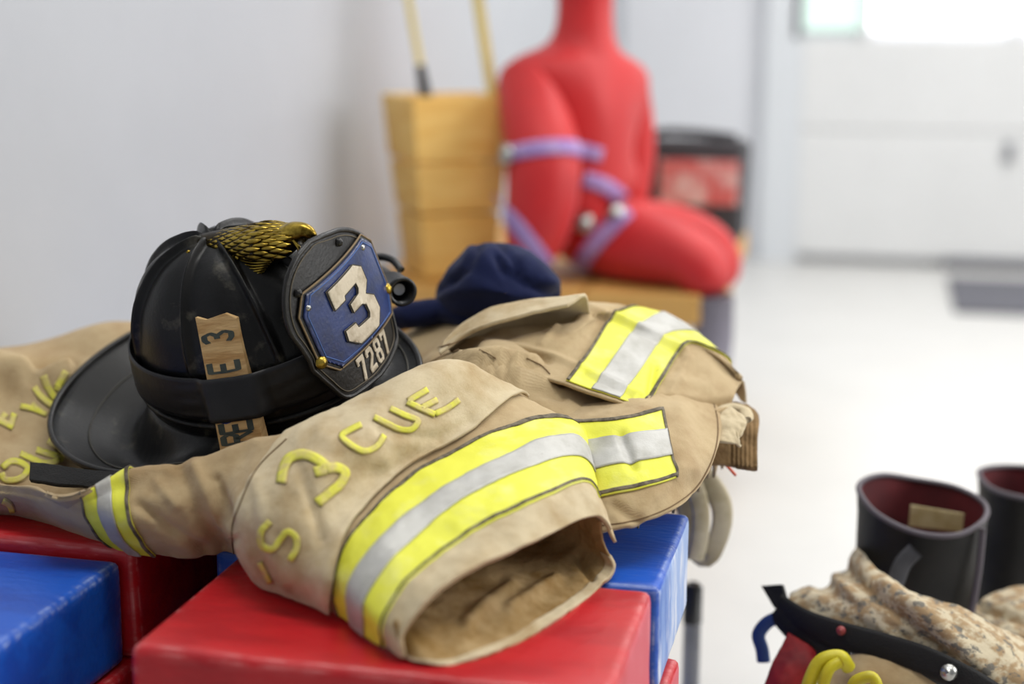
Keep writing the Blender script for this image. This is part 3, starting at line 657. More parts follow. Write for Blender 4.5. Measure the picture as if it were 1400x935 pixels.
# front shield
def shp(y, z, out=0.0):
    n = np.array([1, 3.6*y, .109]); n /= np.linalg.norm(n)
    return np.array([.144-.109*z-1.8*y*y, y, z])+n*out
def plate(name, poly, mat, parent, out, thick, step=.004, bev=.0008):
    """a flat outline cut from leather and bent to the shield"""
    poly = np.array(poly, float)
    bm = bmesh.new(); vs = [bm.verts.new((p[0], p[1], 0)) for p in poly]; f = bm.faces.new(vs)
    lo, hi = poly.min(0), poly.max(0)
    bmesh.ops.triangulate(bm, faces=[f])
    for ax in (0, 1):
        for c in np.arange(lo[ax]+step, hi[ax], step):
            no = (1, 0, 0) if ax == 0 else (0, 1, 0); co = (c, 0, 0) if ax == 0 else (0, c, 0)
            bmesh.ops.bisect_plane(bm, geom=bm.verts[:]+bm.edges[:]+bm.faces[:], plane_co=co, plane_no=no)
    if sum(x.calc_area()*x.normal.z for x in bm.faces) < 0: bmesh.ops.reverse_faces(bm, faces=bm.faces[:])
    for v in bm.verts: v.co = Vector(shp(v.co.x, v.co.y, out))
    me = bpy.data.meshes.new(name); bm.to_mesh(me); bm.free(); me.materials.append(mat)
    me.polygons.foreach_set('use_smooth', [True]*len(me.polygons))
    o = bpy.data.objects.new(name, me); COL.objects.link(o); o.parent = parent
    s = o.modifiers.new('solidify', 'SOLIDIFY'); s.thickness = thick; s.offset = -1
    return o
right_ = [(-.004, .177), (.026, .167), (.050, .152), (.068, .133), (.075, .112), (.074, .094), (.070, .082)]; right2 = [(.0695, .074), (.064, .052), (.054, .028), (.03, .021), (0, .019)]
left2 = [(-.028, .022), (-.054, .028), (-.068, .052), (-.078, .074)]; left_ = [(-.0775, .084), (-.080, .098), (-.0845, .118), (-.080, .145), (-.066, .166), (-.046, .178), (-.026, .182)]
OUT = np.vstack([spline(right_, 30), spline(right2, 24), spline(left2, 20), spline(left_, 34)])
shield = plate('front_shield', OUT, LEATHER2, helm, 0.0, .004)
def bead(name, poly, r, mat, parent, out, closed=True):
    C = np.array([shp(y, z, out) for y, z in poly]); V, F = tube(C, r, 8, closed=closed, up=(1, 0, .1)); return mk(name, V, F, mat, parent, True, False)
bead('edge_binding', OUT, .0026, LEATHER2, shield, 0.0)
cen = OUT.mean(0); bead('edge_stitching', spline(cen+(OUT-cen)*.93, 300, True), .0006, M('worn thread', srgb(96, 88, 74), .9), shield, .0006)
OCT = [(-.056, .143), (.052, .143), (.068, .128), (.070, .076), (.056, .056), (-.048, .060), (-.066, .078), (-.068, .126)]
def scale(poly, s): p = np.array(poly); c = p.mean(0); return c+(p-c)*s
def dens(poly, n=24):
    p = np.array(poly, float); return np.vstack([a+(b-a)*np.linspace(0, 1, n, endpoint=False)[:, None] for a, b in zip(p, np.roll(p, -1, 0))])
plate('panel_border', dens(scale(OCT, 1.07), 10), LEATHER2, shield, .0024, .003)
bead('panel_border_edge', dens(scale(OCT, 1.065)), .0010, M('tan leather edge', srgb(120, 100, 70), .7), shield, .0024)
plate('blue_panel', dens(OCT, 10), BLUEL, shield, .0042, .003)
bead('panel_stitching', dens(scale(OCT, .94)), .0006, M('blue thread', srgb(70, 96, 150), .9), shield, .0044)
N3 = [(-.034, .133), (.014, .135), (.027, .126), (.028, .110), (.018, .101), (.031, .092), (.033, .076), (.020, .063), (-.016, .065), (-.031, .077), (-.030, .088), (-.013, .087), (-.011, .081), (.010, .079), (.013, .083), (.012, .092), (.006, .096), (-.010, .096), (-.011, .106), (.006, .108), (.009, .112), (.008, .118), (-.014, .117), (-.015, .113), (-.033, .112)]
plate('numeral', dens(N3, 5), CREAM, shield, .0066, .0026)['label'] = 'cream leather numeral 3'
bead('numeral_outline', dens(N3, 6), .0007, M('dark thread', srgb(60, 56, 48), .9), shield, .0062)
D7 = [(0, 1), (1, 1), (1, .8), (.55, 0), (.2, 0), (.62, .8), (.25, .8), (.25, .68), (0, .68)]
D2 = [(0, .68), (0, .85), (.18, 1), (.82, 1), (1, .85), (1, .6), (.38, .2), (1, .2), (1, 0), (0, 0), (0, .22), (.7, .66), (.7, .8), (.3, .8), (.3, .68)]
D8o = [(.18, 0), (.82, 0), (1, .15), (1, .42), (.86, .52), (1, .62), (1, .86), (.82, 1), (.18, 1), (0, .86), (0, .62), (.14, .52), (0, .42), (0, .15)]
for g, y0 in (('7', -.027), ('2', -.011), ('8', .005), ('7', .021)):
    mp = lambda P: [(y0+x*.0125, .0275+z*.0255) for x, z in P]
    o = plate('numeral', dens(mp({'7': D7, '2': D2, '8': D8o}[g]), 4), CREAM, shield, .0012, .0012, .003)
    o['label'] = 'small cream numeral '+g
    if g == '8':
        for q in ([(.34, .16), (.66, .16), (.66, .42), (.34, .42)], [(.34, .62), (.66, .62), (.66, .85), (.34, .85)]): plate('numeral_hole', dens(mp(q), 4), LEATHER2, shield, .0014, .0006, .003)
for y, z in ((.014, .160), (-.062, .148)): rivet('rivet', shp(y, z, .001), (1, 3.6*y, .1), .0042, LEATHER2, shield, False)
for y, z in ((-.060, .131), (.046, .136)): rivet('rivet', shp(y, z, .004), (1, 3.6*y, .1), .0030, STEEL, shield, False)
for y, z in ((-.068, .0765), (.068, .0765)): rivet('brass_stud', shp(y, z, .002), (1, 3.6*y, .1), .0065, BRASS, shield, False)
# brass eagle that holds the shield
eagle = mk('eagle_holder', *tube(spline([(-.030, 0, .166), (-.008, 0, .173), (.02, 0, .176), (.05, 0, .177), (.08, 0, .178), (.102, 0, .183), (.114, 0, .187)], 40),
           np.interp(np.linspace(0, 1, 40), [0, .1, .2, .45, .7, .85, .95, 1], [.004, .012, .013, .017, .022, .017, .011, .009]), 20, up=(0, 1, 0),
           rz=np.interp(np.linspace(0, 1, 40), [0, .1, .2, .45, .7, .85, .95, 1], [.006, .012, .013, .020, .028, .020, .011, .008])), BRASSD, helm, True, False)
eagle['label'] = 'dark brass eagle holding the shield'
V = []; F = []
def feather(p, d, n, L, W):
    """one raised feather, a pointed leaf"""
    p, d, n = map(np.array, (p, d, n)); s = np.cross(n, d); b = len(V)
    for t, w, h in ((0, .25, 0), (.3, 1, .25), (.65, .85, .3), (1, .05, .02)):
        for k in (-1, 0, 1): V.append(p+d*L*t+s*W*w*k*.5+n*W*(h*(1 if k == 0 else .15)))
    for i in range(3):
        for k in range(2): a = b+i*3+k; F.append((a, a+1, a+4, a+3))
ex = spline([(-.008, 0, .173), (.02, 0, .176), (.05, 0, .177), (.08, 0, .178), (.10, 0, .182)], 15)
for i in range(14):
    t = i/13; ry = np.interp(t, [0, .35, .7, 1], [.0125, .019, .028, .020]); rz_ = np.interp(t, [0, .35, .7, 1], [.0125, .016, .022, .017])
    for k in range(-5, 6):
        a = (k+(i % 2)*.5)*.36; n = np.array([0, math.sin(a), math.cos(a)]); p = ex[i]+np.array([0, math.sin(a)*ry, math.cos(a)*rz_])
        d = np.array([1, -.25*math.sin(a), .05]); d -= n*(d@n); d /= np.linalg.norm(d)
        feather(p-n*.0006, d, n, .021*(.75+.35*t), .0056*(.7+.4*t))
mk('feathers', V, F, BRASS, eagle, True, False, thick=.0008)
Vb, Fb = tube(spline([(.098, 0, .186), (.112, 0, .193), (.124, 0, .1935), (.131, 0, .187), (.130, 0, .179)], 20), np.interp(np.linspace(0, 1, 20), [0, .3, .7, 1], [.013, .011, .007, .0015]), 14, up=(0, 1, 0)); mk('beak', Vb, Fb, BRASS, eagle, True, False)
Vb, Fb = tube(spline([(.112, -.009, .188), (.118, -.011, .180), (.116, -.010, .172)], 12), .0022, 8, up=(1, 0, 0)); mk('beak_edge', Vb, Fb, BRASS, eagle, True, False)
for s_ in (-1, 1): rivet('eye', (.103, s_*.0125, .190), (.2, s_, .4), .0035, BRASSD, eagle, False)
for k in range(9):
    t = k/8; C = spline([(-.012+.006*t, -.008-.003*t, .175-.008*t), (.03, -.014-.008*t, .180-.018*t), (.065, -.021-.009*t, .177-.024*t), (.098-.022*t, -.023-.003*t, .178-.022*t)], 14)
    Vb, Fb = tube(C, .0013, 6); mk('wing_ridge', Vb, Fb, BRASS, eagle, True, False)
    C[:, 1] *= -1; Vb, Fb = tube(C, .0013, 6); mk('wing_ridge', Vb, Fb, BRASS, eagle, True, False)
for p in ((-.020, -.026, .167), (.036, -.026, .163), (.036, .026, .163)): rivet('rivet', p, (p[0], p[1]*1.5, .12), .0024, BRASS, helm, False)
for o in [eagle]:
    o.matrix_basis = Matrix.Translation((-.010, -.004, .007)) @ Matrix.Diagonal((.94, .95, .90, 1))
top = np.array([.031, -.0735, .126]); bot = np.array([.052, -.117, .000]); ax = top-bot; Lw = np.linalg.norm(ax); ax /= Lw
nn = np.array([.30, -.95, .25]); nn -= ax*(nn@ax); nn /= np.linalg.norm(nn); sx_ = np.cross(ax, nn); sx_ = sx_ if sx_[0] > 0 else -sx_
bpy.context.view_layer.update(); hb_ = bvh_of([brim_o])
for cx_, cy_, rr_ in ((411, 566, 6.5), (436, 549, 1.6), (452, 546, 1.4)):
    Vc = []
    for k in range(14):
        a_ = 2*math.pi*k/14; q_ = rr_*(1+.25*math.sin(3*a_+cx_)); l, n_ = hit(hb_, cx_+q_*math.cos(a_), cy_+q_*math.sin(a_), .0008)
        if l is not None: Vc.append(l)
    if len(Vc) > 5: mk('paint_chip', Vc, [tuple(range(len(Vc)))[::-1]], CREAM, helm, False, thick=.0005)
# rubber band strapped round the crown
band = bpy.data.objects.new('rubber_band', None); COL.objects.link(band); band.matrix_world = HM; bpy.context.view_layer.update()
tag(band, 'wide black rubber band strapped round the helmet crown over the wooden wedge', 'rubber band')
WTH = math.atan2(-.100/HB, .034/HA)
V = []; nz = 10
for k in range(220):
    th = 2*math.pi*k/220; dd = (th-WTH+math.pi) % (2*math.pi)-math.pi
    bulge = 0
    for j in range(nz):
        z = .031+(.073-.031)*j/(nz-1)+.004*math.sin(th*1.0+1); s = (2/math.pi)*math.asin(min(1, (z/HH))**(HN/2))
        wr = .0007*math.sin(z*900+th*3)*(1 if math.cos(th-.1+.9) > .6 else .3)
        p = dome_pt(th, s, .0085+wr); d_ = p-bot; u = (d_@sx_)/.021; t = (d_@ax)/Lw; d0 = d_@nn
        need = .005+.009*(1-t)+.0025; wgt = float(np.clip((1.75-abs(u))/.65, 0, 1)); wgt = wgt*wgt*(3-2*wgt)
        if -.1 < t < 1.1 and p[1] < 0 and d0 < need: p = p+nn*(need-d0)*wgt
        V.append(p)
V = np.array(V); mk('strip', V, grid_faces(220, nz, True), RUBBER, band, True, False, thick=.0018)
# wooden wedge tucked under the band
wedge = bpy.data.objects.new('wooden_wedge', None); COL.objects.link(wedge); wedge.matrix_world = HM; bpy.context.view_layer.update()
tag(wedge, 'rough wooden wedge marked RESCUE 3 tucked under the band of the helmet', 'wedge')
V = []; nw, nh = 5, 26
def wedge_pt(u, t, side):
    w = .020+.002*(1-t); th_ = .005+.009*(1-t)
    j = (.003*vnoise(np.array([u*3., t*0, 5.]), 1.7)*(t > .97)) + .0008*vnoise(np.array([u, t*8, 1.]), 1.5)
    return bot+ax*(Lw*t+(j if t > .5 else 0)+(.003*math.sin(u*5) if t > .98 else 0))+sx_*w*u+nn*(th_*side)
for t in np.linspace(0, 1, nh):
    for u in np.linspace(-1, 1, nw): V.append(wedge_pt(u, t, 1))
for t in np.linspace(0, 1, nh):
    for u in np.linspace(-1, 1, nw): V.append(wedge_pt(u, t, -.3))
F = grid_faces(nh, nw); o_ = nh*nw; F = [f[::-1] for f in F]+[tuple(i+o_ for i in f) for f in F]
for i in range(nh-1):
    for c in (0, nw-1): a, b = i*nw+c, (i+1)*nw+c; F.append((a, b, b+o_, a+o_) if c == 0 else (a, a+o_, b+o_, b))
for c in range(nw-1): F.append((c, c+o_, c+1+o_, c+1)); a = (nh-1)*nw+c; F.append((a, a+1, a+1+o_, a+o_))
wb = mk('wood', V, F, WOODW, wedge, False, False)
bm = bmesh.new(); bm.from_mesh(wb.data); bmesh.ops.recalc_face_normals(bm, faces=bm.faces[:]); bm.to_mesh(wb.data); bm.free()
GL = {'R': [[(0, 0), (0, 1), (.7, 1), (.9, .78), (.7, .55), (0, .55)], [(.35, .55), (.9, 0)]], 'E': [[(.9, 1), (0, 1), (0, 0), (.9, 0)], [(0, .52), (.7, .52)]], 'S': [[(.9, .85), (.6, 1), (.2, 1), (0, .78), (.2, .55), (.7, .48), (.9, .25), (.7, 0), (.2, 0), (0, .15)]],
      'C': [[(.9, .82), (.6, 1), (.25, 1), (0, .7), (0, .3), (.25, 0), (.6, 0), (.9, .18)]], 'U': [[(0, 1), (0, .25), (.25, 0), (.65, 0), (.9, .25), (.9, 1)]], '3': [[(0, .88), (.3, 1), (.7, 1), (.9, .76), (.6, .54), (.35, .53)], [(.6, .54), (.9, .26), (.7, 0), (.3, 0), (0, .14)]]}
for i, g in enumerate('RESCUE 3'):
    if g == ' ': continue
    t0 = [.095, .175, .25, .34, .44, .61, 0, .82][i]; V = []; F = []
    for s in GL[g]:
        s = np.array(s); n_ = max(8, int(np.sum(np.linalg.norm(np.diff(s, axis=0), axis=1))*14)); dd = np.r_[0, np.cumsum(np.linalg.norm(np.diff(s, axis=0), axis=1))]
        C = np.stack([np.interp(np.linspace(0, dd[-1], n_), dd, s[:, k]) for k in (0, 1)], 1); T = np.gradient(C, axis=0); T /= np.linalg.norm(T, axis=1)[:, None]
        b = len(V)
        for c, tt in zip(C, T):
            for sg in (-1, 1):
                q = c+np.array([-tt[1], tt[0]])*.11*sg; t_ = t0+q[0]*.08; u_ = -(q[1]-.5)*1.35-.08   # text runs up the wedge
                V.append(wedge_pt(u_, t_, 1)+nn*.0004)
        F += [(b+2*k, b+2*k+1, b+2*k+3, b+2*k+2) for k in range(n_-1)]
    mk('letter' if g != '3' else 'numeral', V, F, INKB if g in 'SC' else INK, wedge, False, False, thick=.0003, off=1)
# small light clipped to the far side of the brim
hl = pt(549, 398, Y=1.40); tail = pt(516, 374, Y=1.47); dv = hl-tail; dv /= np.linalg.norm(dv)
lamp = empty('helmet_light', tail, 'small black flashlight clipped to the far brim of the helmet', 'flashlight')
V, F = lathe([(.005, -.02), (.0105, -.018), (.011, .0), (.011, .03), (.0145, .036), (.0145, .062), (.0153, .063), (.0153, .070), (.0115, .070), (.0105, .056), (.002, .052)], 28, lookM(hl-dv*.066, dv)); mk('barrel', V, F, BLACKP, lamp)
V, F = lathe([(.0008, .0), (.003, .001), (.0055, .004), (.006, .0042)], 24, lookM(hl-dv*.012, dv)); mk('reflector', V, F, GREYM, lamp)
V, F = tube(spline([tail+np.array([-.01, .0, .0]), tail+np.array([-.004, -.004, .016]), tail+np.array([.022, -.012, .017]), tail+np.array([.034, -.02, .008])], 20), .004, 8); mk('clip', V, F, BLACKP, lamp)
box('mount', tail+np.array([.0, 0, -.018]), (.03, .02, .03), BLACKP, lamp, .003)
# ------------------------------------------------------------------ navy fleece hood
hood = empty('fleece_hood', pt(690, 430, Y=1.66), 'navy blue fleece hood crumpled on the coat behind the helmet', 'hood')
sil = [(768, 398), (766, 384), (752, 368), (728, 350), (706, 336), (684, 330), (660, 332), (640, 339), (626, 352), (614, 366), (606, 380), (599, 392), (597, 410), (600, 430), (620, 446), (680, 446), (740, 430)]
S = np.array(sil, float); S = spline(S, 96, closed=True); cx = np.array([690, 400.])
V = []; NR = 26
for j in range(NR):
    a = j/(NR-1)*math.pi; rad = math.sin(a)**.8 if 0 < a < math.pi else 0; dep = -math.cos(a)
    for q in S:
        p2 = cx+(q-cx)*max(rad, .01)
        V.append(pt(p2[0], p2[1], Y=1.62+.075*dep))
V = np.array(V); c0 = V.mean(0); n0 = V-c0; n0 /= np.linalg.norm(n0, axis=1)[:, None]
q = proj(V); fr = (V[:, 1] < 1.62)
dd = np.zeros(len(V))
for poly, a_, w in [([(600, 395), (640, 370), (654, 340)], -.010, 6), ([(680, 350), (690, 370), (730, 392), (765, 405)], -.010, 7), ([(682, 332), (700, 350), (712, 372)], -.006, 5), ([(650, 345), (640, 380), (700, 410)], .006, 14), ([(720, 350), (755, 385)], .005, 9), ([(610, 400), (660, 395), (730, 410)], .004, 9)]:
    dd += a_*np.exp(-(seg_dist(q, poly)/w)**2)*fr
dd += .0025*vnoise(V, 30)
V = V+n0*dd[:, None]
mk('crown', V, grid_faces(NR, 96, False, True), NAVY, hood, True)
C = spline([pt(540, 438, Y=1.60), pt(575, 428, Y=1.60), pt(610, 424, Y=1.60), pt(650, 436, Y=1.58), pt(720, 442, Y=1.58)], 50)
V, F = tube(C, .020*np.interp(np.linspace(0, 1, 50), [0, .1, .5, 1], [.5, .9, 1.1, .9]), 14, rz=.016); V = V+ .004*vnoise(V, 35)[:, None]*np.array([0, .3, 1]); mk('hem', V, F, NAVY, hood)
# ------------------------------------------------------------------ bench, wooden box with poles, dummy, bag
bx1, bz = -.335, .45
bench = empty('wooden_bench', (-.62, 3.2, 0), 'golden wooden bench along the wall that carries the red dummy', 'bench')
for k in range(3): box('plank', (bx1-.115-k*.235, 3.27, bz-.03), (.23, .98+.02*k, .06), WOODD, bench, .006)
for x in (bx1-.06, bx1-.64):
    for y in (2.84, 3.68): box('leg', (x, y, (bz-.06)/2), (.06, .06, bz-.061), WOODD, bench, .004)
for y in (2.84, 3.68): box('rail', (bx1-.35, y, bz-.10), (.52, .04, .08), WOODD, bench, .004)
# tapered wooden box
wc = pt(612, 300, Y=2.93); wc[2] = bz
wbx = empty('wooden_box', wc, 'tapered golden wooden box of three board tiers standing on the bench', 'wooden box', rot=(0, 0, math.radians(36)))
zt = 0
for k, (hh, w0, w1) in enumerate(((.135, .150, .172), (.105, .174, .192), (.135, .196, .216))):
    for s in range(4):
        R_ = np.array(Matrix.Rotation(s*math.pi/2, 3, 'Z'))
        th_ = .02; a0, a1 = w0/2, w1/2; z0_, z1_ = zt+.003, zt+hh-.003
        lap = 0 if s % 2 == 0 else th_
        Q = [(-a0+lap, -a0, z0_), (a0-lap, -a0, z0_), (a0-lap, -a0+th_, z0_), (-a0+lap, -a0+th_, z0_), (-a1+lap, -a1, z1_), (a1-lap, -a1, z1_), (a1-lap, -a1+th_, z1_), (-a1+lap, -a1+th_, z1_)]
        mk('board', np.array(Q)@R_.T, [(3, 2, 1, 0), (4, 5, 6, 7), (0, 1, 5, 4), (1, 2, 6, 5), (2, 3, 7, 6), (3, 0, 4, 7)], WOODY, wbx, False, False, bevel=.003)
    zt += hh
box('bottom_board', (0, 0, .006), (.09, .09, .012), WOODY, wbx, .002, world=False)
for nm, (xa, ya), (xb, yb), r, lab, blk in (('pole', (581, 126), (542, -90), .0085, 'thin pale yellow pole with a black grip standing in the wooden box', True), ('pole', (673, 128), (640, -90), .013, 'thicker yellow pole at the right corner of the wooden box', False)):
    a = pt(xa, ya, Y=2.94); b = pt(xb, yb, Y=3.02); d = b-a; t0 = (bz+.016-a[2])/d[2]
    lo = a+d*(.05 if blk else .02); foot = a+d*t0; foot = np.array([wc[0]+(foot[0]-wc[0])*.35, wc[1]+(foot[1]-wc[1])*.35, bz+.02])
    tp = a+(b-a)*1.6; tp[0] = max(tp[0], WX+.03)
    pole = empty('pole', foot, lab, 'pole', 'poles in the wooden box')
    V, F = tube(np.array([foot, a, tp]), r*.9, 12, up=(0, 1, 0)); mk('shaft', V, F, POLEY, pole)
    if blk: V, F = tube(np.array([a+(foot-a)*.1, a+d*.02, a+d*.165]), [r*1.5, r*1.5, r*1.1], 12, up=(0, 1, 0)); mk('grip', V, F, BLACKP, pole)
# red rescue dummy seated on the bench
DY = 3.02
dum = empty('rescue_dummy', (pt(800, 380, Y=DY)[0], DY, bz), 'red vinyl rescue dummy seated on the bench with purple webbing round it', 'dummy')
J = [((800, 372), DY, .105), ((795, 300), DY, .115), ((790, 210), DY, .125), ((788, 130), DY, .125), ((797, 70), DY, .075), ((800, 30), DY, .062), ((800, -20), DY, .060), ((800, -80), DY, .10), ((800, -150), DY, .10),
     ((722, 125), DY-.10, .075), ((745, 215), DY-.20, .082), ((742, 280), DY-.21, .078), ((730, 330), DY-.20, .068), ((726, 362), DY-.20, .045),
     ((850, 125), DY+.10, .070), ((862, 210), DY+.14, .060), ((850, 290), DY+.12, .055),
     ((845, 357), DY-.10, .085), ((910, 352), DY-.14, .078), ((968, 362), DY-.18, .062), ((972, 410), DY-.19, .05),
     ((850, 345), DY+.12, .08), ((930, 335), DY+.12, .075), ((985, 340), DY+.12, .06), ((990, 400), DY+.12, .05)]
Ed = [(0, 1), (1, 2), (2, 3), (3, 4), (4, 5), (5, 6), (6, 7), (7, 8), (3, 9), (9, 10), (10, 11), (11, 12), (12, 13), (3, 14), (14, 15), (15, 16), (0, 17), (17, 18), (18, 19), (19, 20), (0, 21), (21, 22), (22, 23), (23, 24)]
me = bpy.data.meshes.new('body'); P0 = []
for i, (p, y, r) in enumerate(J):
    q = pt(*p, Y=y)
    if i in (0, 17, 18, 21, 22): q[2] = bz+r*.93
    P0.append(Vector(q)-dum.location)
me.from_pydata(P0, Ed, []); me.materials.append(REDF); bo = bpy.data.objects.new('body', me); COL.objects.link(bo); bo.parent = dum
sk = bo.modifiers.new('skin', 'SKIN'); sk.use_smooth_shade = True
if not me.skin_vertices: me.skin_vertices.new()
for i, (p, y, r) in enumerate(J): me.skin_vertices[0].data[i].radius = (r, r); me.skin_vertices[0].data[i].use_root = i == 0
ss = bo.modifiers.new('subsurf', 'SUBSURF'); ss.levels = 3; ss.render_levels = 3
bpy.context.view_layer.update()
db = bvh_of([bo])
for p, w in (([(690, 212), (730, 204), (780, 202), (822, 212)], 20), ([(668, 272), (700, 300), (728, 335), (748, 362)], 20), ([(798, 244), (826, 254), (850, 272)], 22), ([(858, 288), (830, 316), (800, 352), (776, 398)], 22)):
    ribbon('webbing', db, p, w, PURP, dum, .006, n=30, thick=.006, fallback=2.8)
for p in ((697, 212), (800, 308), (842, 296)):
    l, n_ = hit(db, *p, .008)
    if l is None: l, n_ = pt(*p, Y=2.8), np.array([0, -1., 0])
    V, F = lathe([(.020, 0), (.022, .006), (.014, .012), (.004, .014)], 18, lookM(l, n_)); mk('buckle', V, F, STEEL, dum)
for (a, b) in (((972, 405), (966, 520)),):
    V, F = tube(np.array([pt(*a, Y=DY-.19), pt((a[0]+b[0])/2+6, 460, Y=DY-.19), pt(*b, Y=DY-.19)]), [.045, .040, .042], 16, up=(0, 1, 0)); mk('boot', V, F, M('grey dummy boot', srgb(128, 124, 136), .7), dum)
# bag behind the dummy
b0 = pt(950, 308, Y=3.55)
bag = empty('gear_bag', (b0[0], b0[1], bz), 'charcoal gear bag with a faded red print on the bench behind the dummy', 'bag')
Wb = (pt(1022, 250, Y=3.55)-pt(880, 250, Y=3.55))[0]; Hb = pt(950, 186, Y=3.55)[2]-bz
Q = np.array([(-.46, -.10, 0), (.46, -.10, 0), (.46, .10, 0), (-.46, .10, 0), (-.5, -.10, Hb), (.5, -.10, Hb), (.5, .07, Hb*.96), (-.5, .07, Hb*.96)]); Q[:, 0] *= Wb
mk('body', Q, [(3, 2, 1, 0), (4, 5, 6, 7), (0, 1, 5, 4), (1, 2, 6, 5), (2, 3, 7, 6), (3, 0, 4, 7)], DGREY, bag, True, False, bevel=.02)
o = box('print_patch', (.02, -.103, Hb*.60), (Wb*.74, .004, Hb*.42), PINK, bag, .002, world=False); o['label'] = 'faded red and white print'
V, F = tube(spline([(-.12, -.05, Hb), (-.08, -.06, Hb+.012), (0, -.06, Hb+.012), (.06, -.05, Hb+.006), (.1, -.05, Hb)], 24), .010, 8); mk('handle', V, F, DGREY, bag, True, False)
V, F = tube(spline([(-.15, -.12, Hb*.95), (-.155, -.14, Hb*.5), (-.13, -.14, Hb*.2), (-.06, -.13, Hb*.05)], 24), .014, 8); mk('strap', V, F, M('dark green strap', srgb(44, 58, 52), .8), bag, True, False)
# ------------------------------------------------------------------ boots with trousers bunched round them
pants = empty('bunker_trousers', (.35, 1.75, 0), 'tan camouflage trousers bunched round the boots with black belt and red suspenders', 'trousers')
def boot(name, rimpx, Y, depth, label, loc):
    """boot shaft with a slanted open mouth; rimpx = left, front, right, back of the mouth"""
    R = np.array([pt(x, y, Y=yy) for x, y, yy in rimpx]); C = spline(R, 64, closed=True); c = C.mean(0)
    root = empty(name, (c[0], c[1], 0), label, 'boot', 'boots of the pair')
    ys = np.linspace(0, 1, 14); V = []
    for t in ys:
        k = 1-.10*math.sin(t*2.2)+.05*t
        q = c+(C-c)*k; z = C[:, 2]*(1-t)+(.06)*t; q = q.copy(); q[:, 2] = z; q[:, :2] += np.array([-.01, .0])*t
        V.append(q)
    V = np.array(V); V[1:, :, :2] += (.004*vnoise(V, 18)[1:, :, None]); n = 64
    mk('shaft', V.reshape(-1, 3), [f[::-1] for f in grid_faces(14, n, False, True)], BOOT, root)
    Vi = np.array([c+(C-c)*(.96-.16*t)+np.array([0, 0, -.24*t]) for t in np.linspace(0, 1, 8)]); mk('lining', Vi.reshape(-1, 3), grid_faces(8, n, False, True)+[tuple(7*n+k for k in range(n))], MAROON, root)
    Ve, Fe = tube(c+(C-c)*.975+np.array([0, 0, .001]), .0034, 10, closed=True); mk('top_edge', Ve, Fe, BOOTE, root)
    Vf = []                                               # foot
    for t in np.linspace(0, 1, 10):
        w = .05*math.sqrt(max(.02, 1-(2*t-1.0)**4)); hgt = .10*(1-t)**.6+.05
        for a_ in np.linspace(0, 2*math.pi, 20, endpoint=False): Vf.append((c[0]-.07-.20*t+.09, c[1]-.03+w*math.cos(a_), max(.0, hgt/2+hgt/2*math.sin(a_))))
    mk('foot', Vf, grid_faces(10, 20, False, True)+[tuple(range(20)), tuple(180+k for k in range(20))], BOOT, root)
    return root, C, c
bt, BC, bc = boot('fire_boot', [(1172, 672, 1.70), (1196, 703, 1.665), (1250, 730, 1.65), (1310, 734, 1.66), (1345, 715, 1.69), (1348, 690, 1.74), (1310, 668, 1.78), (1250, 656, 1.80), (1205, 650, 1.77)], 1.7, .4, 'black boot with maroon lining and a cream label, standing nearest in the trousers', None)
Lq = [(1245, 690), (1318, 702), (1316, 727), (1242, 718)]
mk('label', [pt(x, y, Y=1.742+.0*i) for i, (x, y) in enumerate(Lq)], [(0, 1, 2, 3)], LABELM, bt, False, thick=.002)
mk('pull_strap', *tube(spline([pt(1252, 752, Y=1.635), pt(1236, 768, Y=1.63), pt(1224, 796, Y=1.62)], 14), .010, 8, up=(0, 1, 0), rz=.004), DGREY, bt)
mk('back_seam', *tube(spline([pt(1344, 722, Y=1.675), pt(1338, 780, Y=1.67), pt(1326, 850, Y=1.66)], 14), .004, 6, up=(0, 1, 0)), BOOTE, bt)
b2, _, _ = boot('fire_boot', [(1337, 650, 1.95), (1352, 668, 1.92), (1395, 682, 1.90), (1440, 684, 1.91), (1475, 672, 1.94), (1470, 655, 1.99), (1430, 642, 2.03), (1380, 638, 2.03), (1350, 640, 2.0)], 1.9, .4, 'black boot cut off by the right edge, farther of the pair', None)
def heap(name, R, mat, parent, thick=.004, amp=.004, scale=22, cre=(), nu=60, nv=60):
    p = Patch(np.array([[pt(x, y, Y=yy) for x, y, yy in r] for r in R]), amp, scale, cre); return p.mesh(name, mat, parent, nu=nu, nv=nv, thick=thick)
cr = [([(1160, 780), (1230, 840), (1330, 930)], -.012, 9), ([(1120, 800), (1180, 830), (1260, 890)], -.006, 10), ([(1210, 800), (1290, 860), (1360, 930)], .008, 12), ([(1140, 790), (1220, 870)], .006, 9)]
heap('near_leg', [[(1080, 812, 1.600), (1105, 796, 1.640), (1135, 796, 1.660), (1158, 770, 1.680), (1172, 748, 1.700)], [(1085, 830, 1.560), (1115, 815, 1.560), (1150, 806, 1.560), (1180, 788, 1.570), (1195, 770, 1.600)], [(1110, 855, 1.530), (1145, 845, 1.525), (1185, 830, 1.515), (1215, 815, 1.520), (1235, 800, 1.550)],
    [(1190, 885, 1.500), (1215, 875, 1.495), (1245, 860, 1.490), (1275, 840, 1.495), (1300, 822, 1.530)], [(1290, 925, 1.480), (1310, 910, 1.470), (1330, 890, 1.470), (1345, 868, 1.490), (1355, 850, 1.540)], [(1400, 985, 1.460), (1410, 960, 1.460), (1415, 935, 1.470), (1415, 905, 1.500), (1410, 880, 1.560)]], CAMO, pants, cre=cr, nu=90)
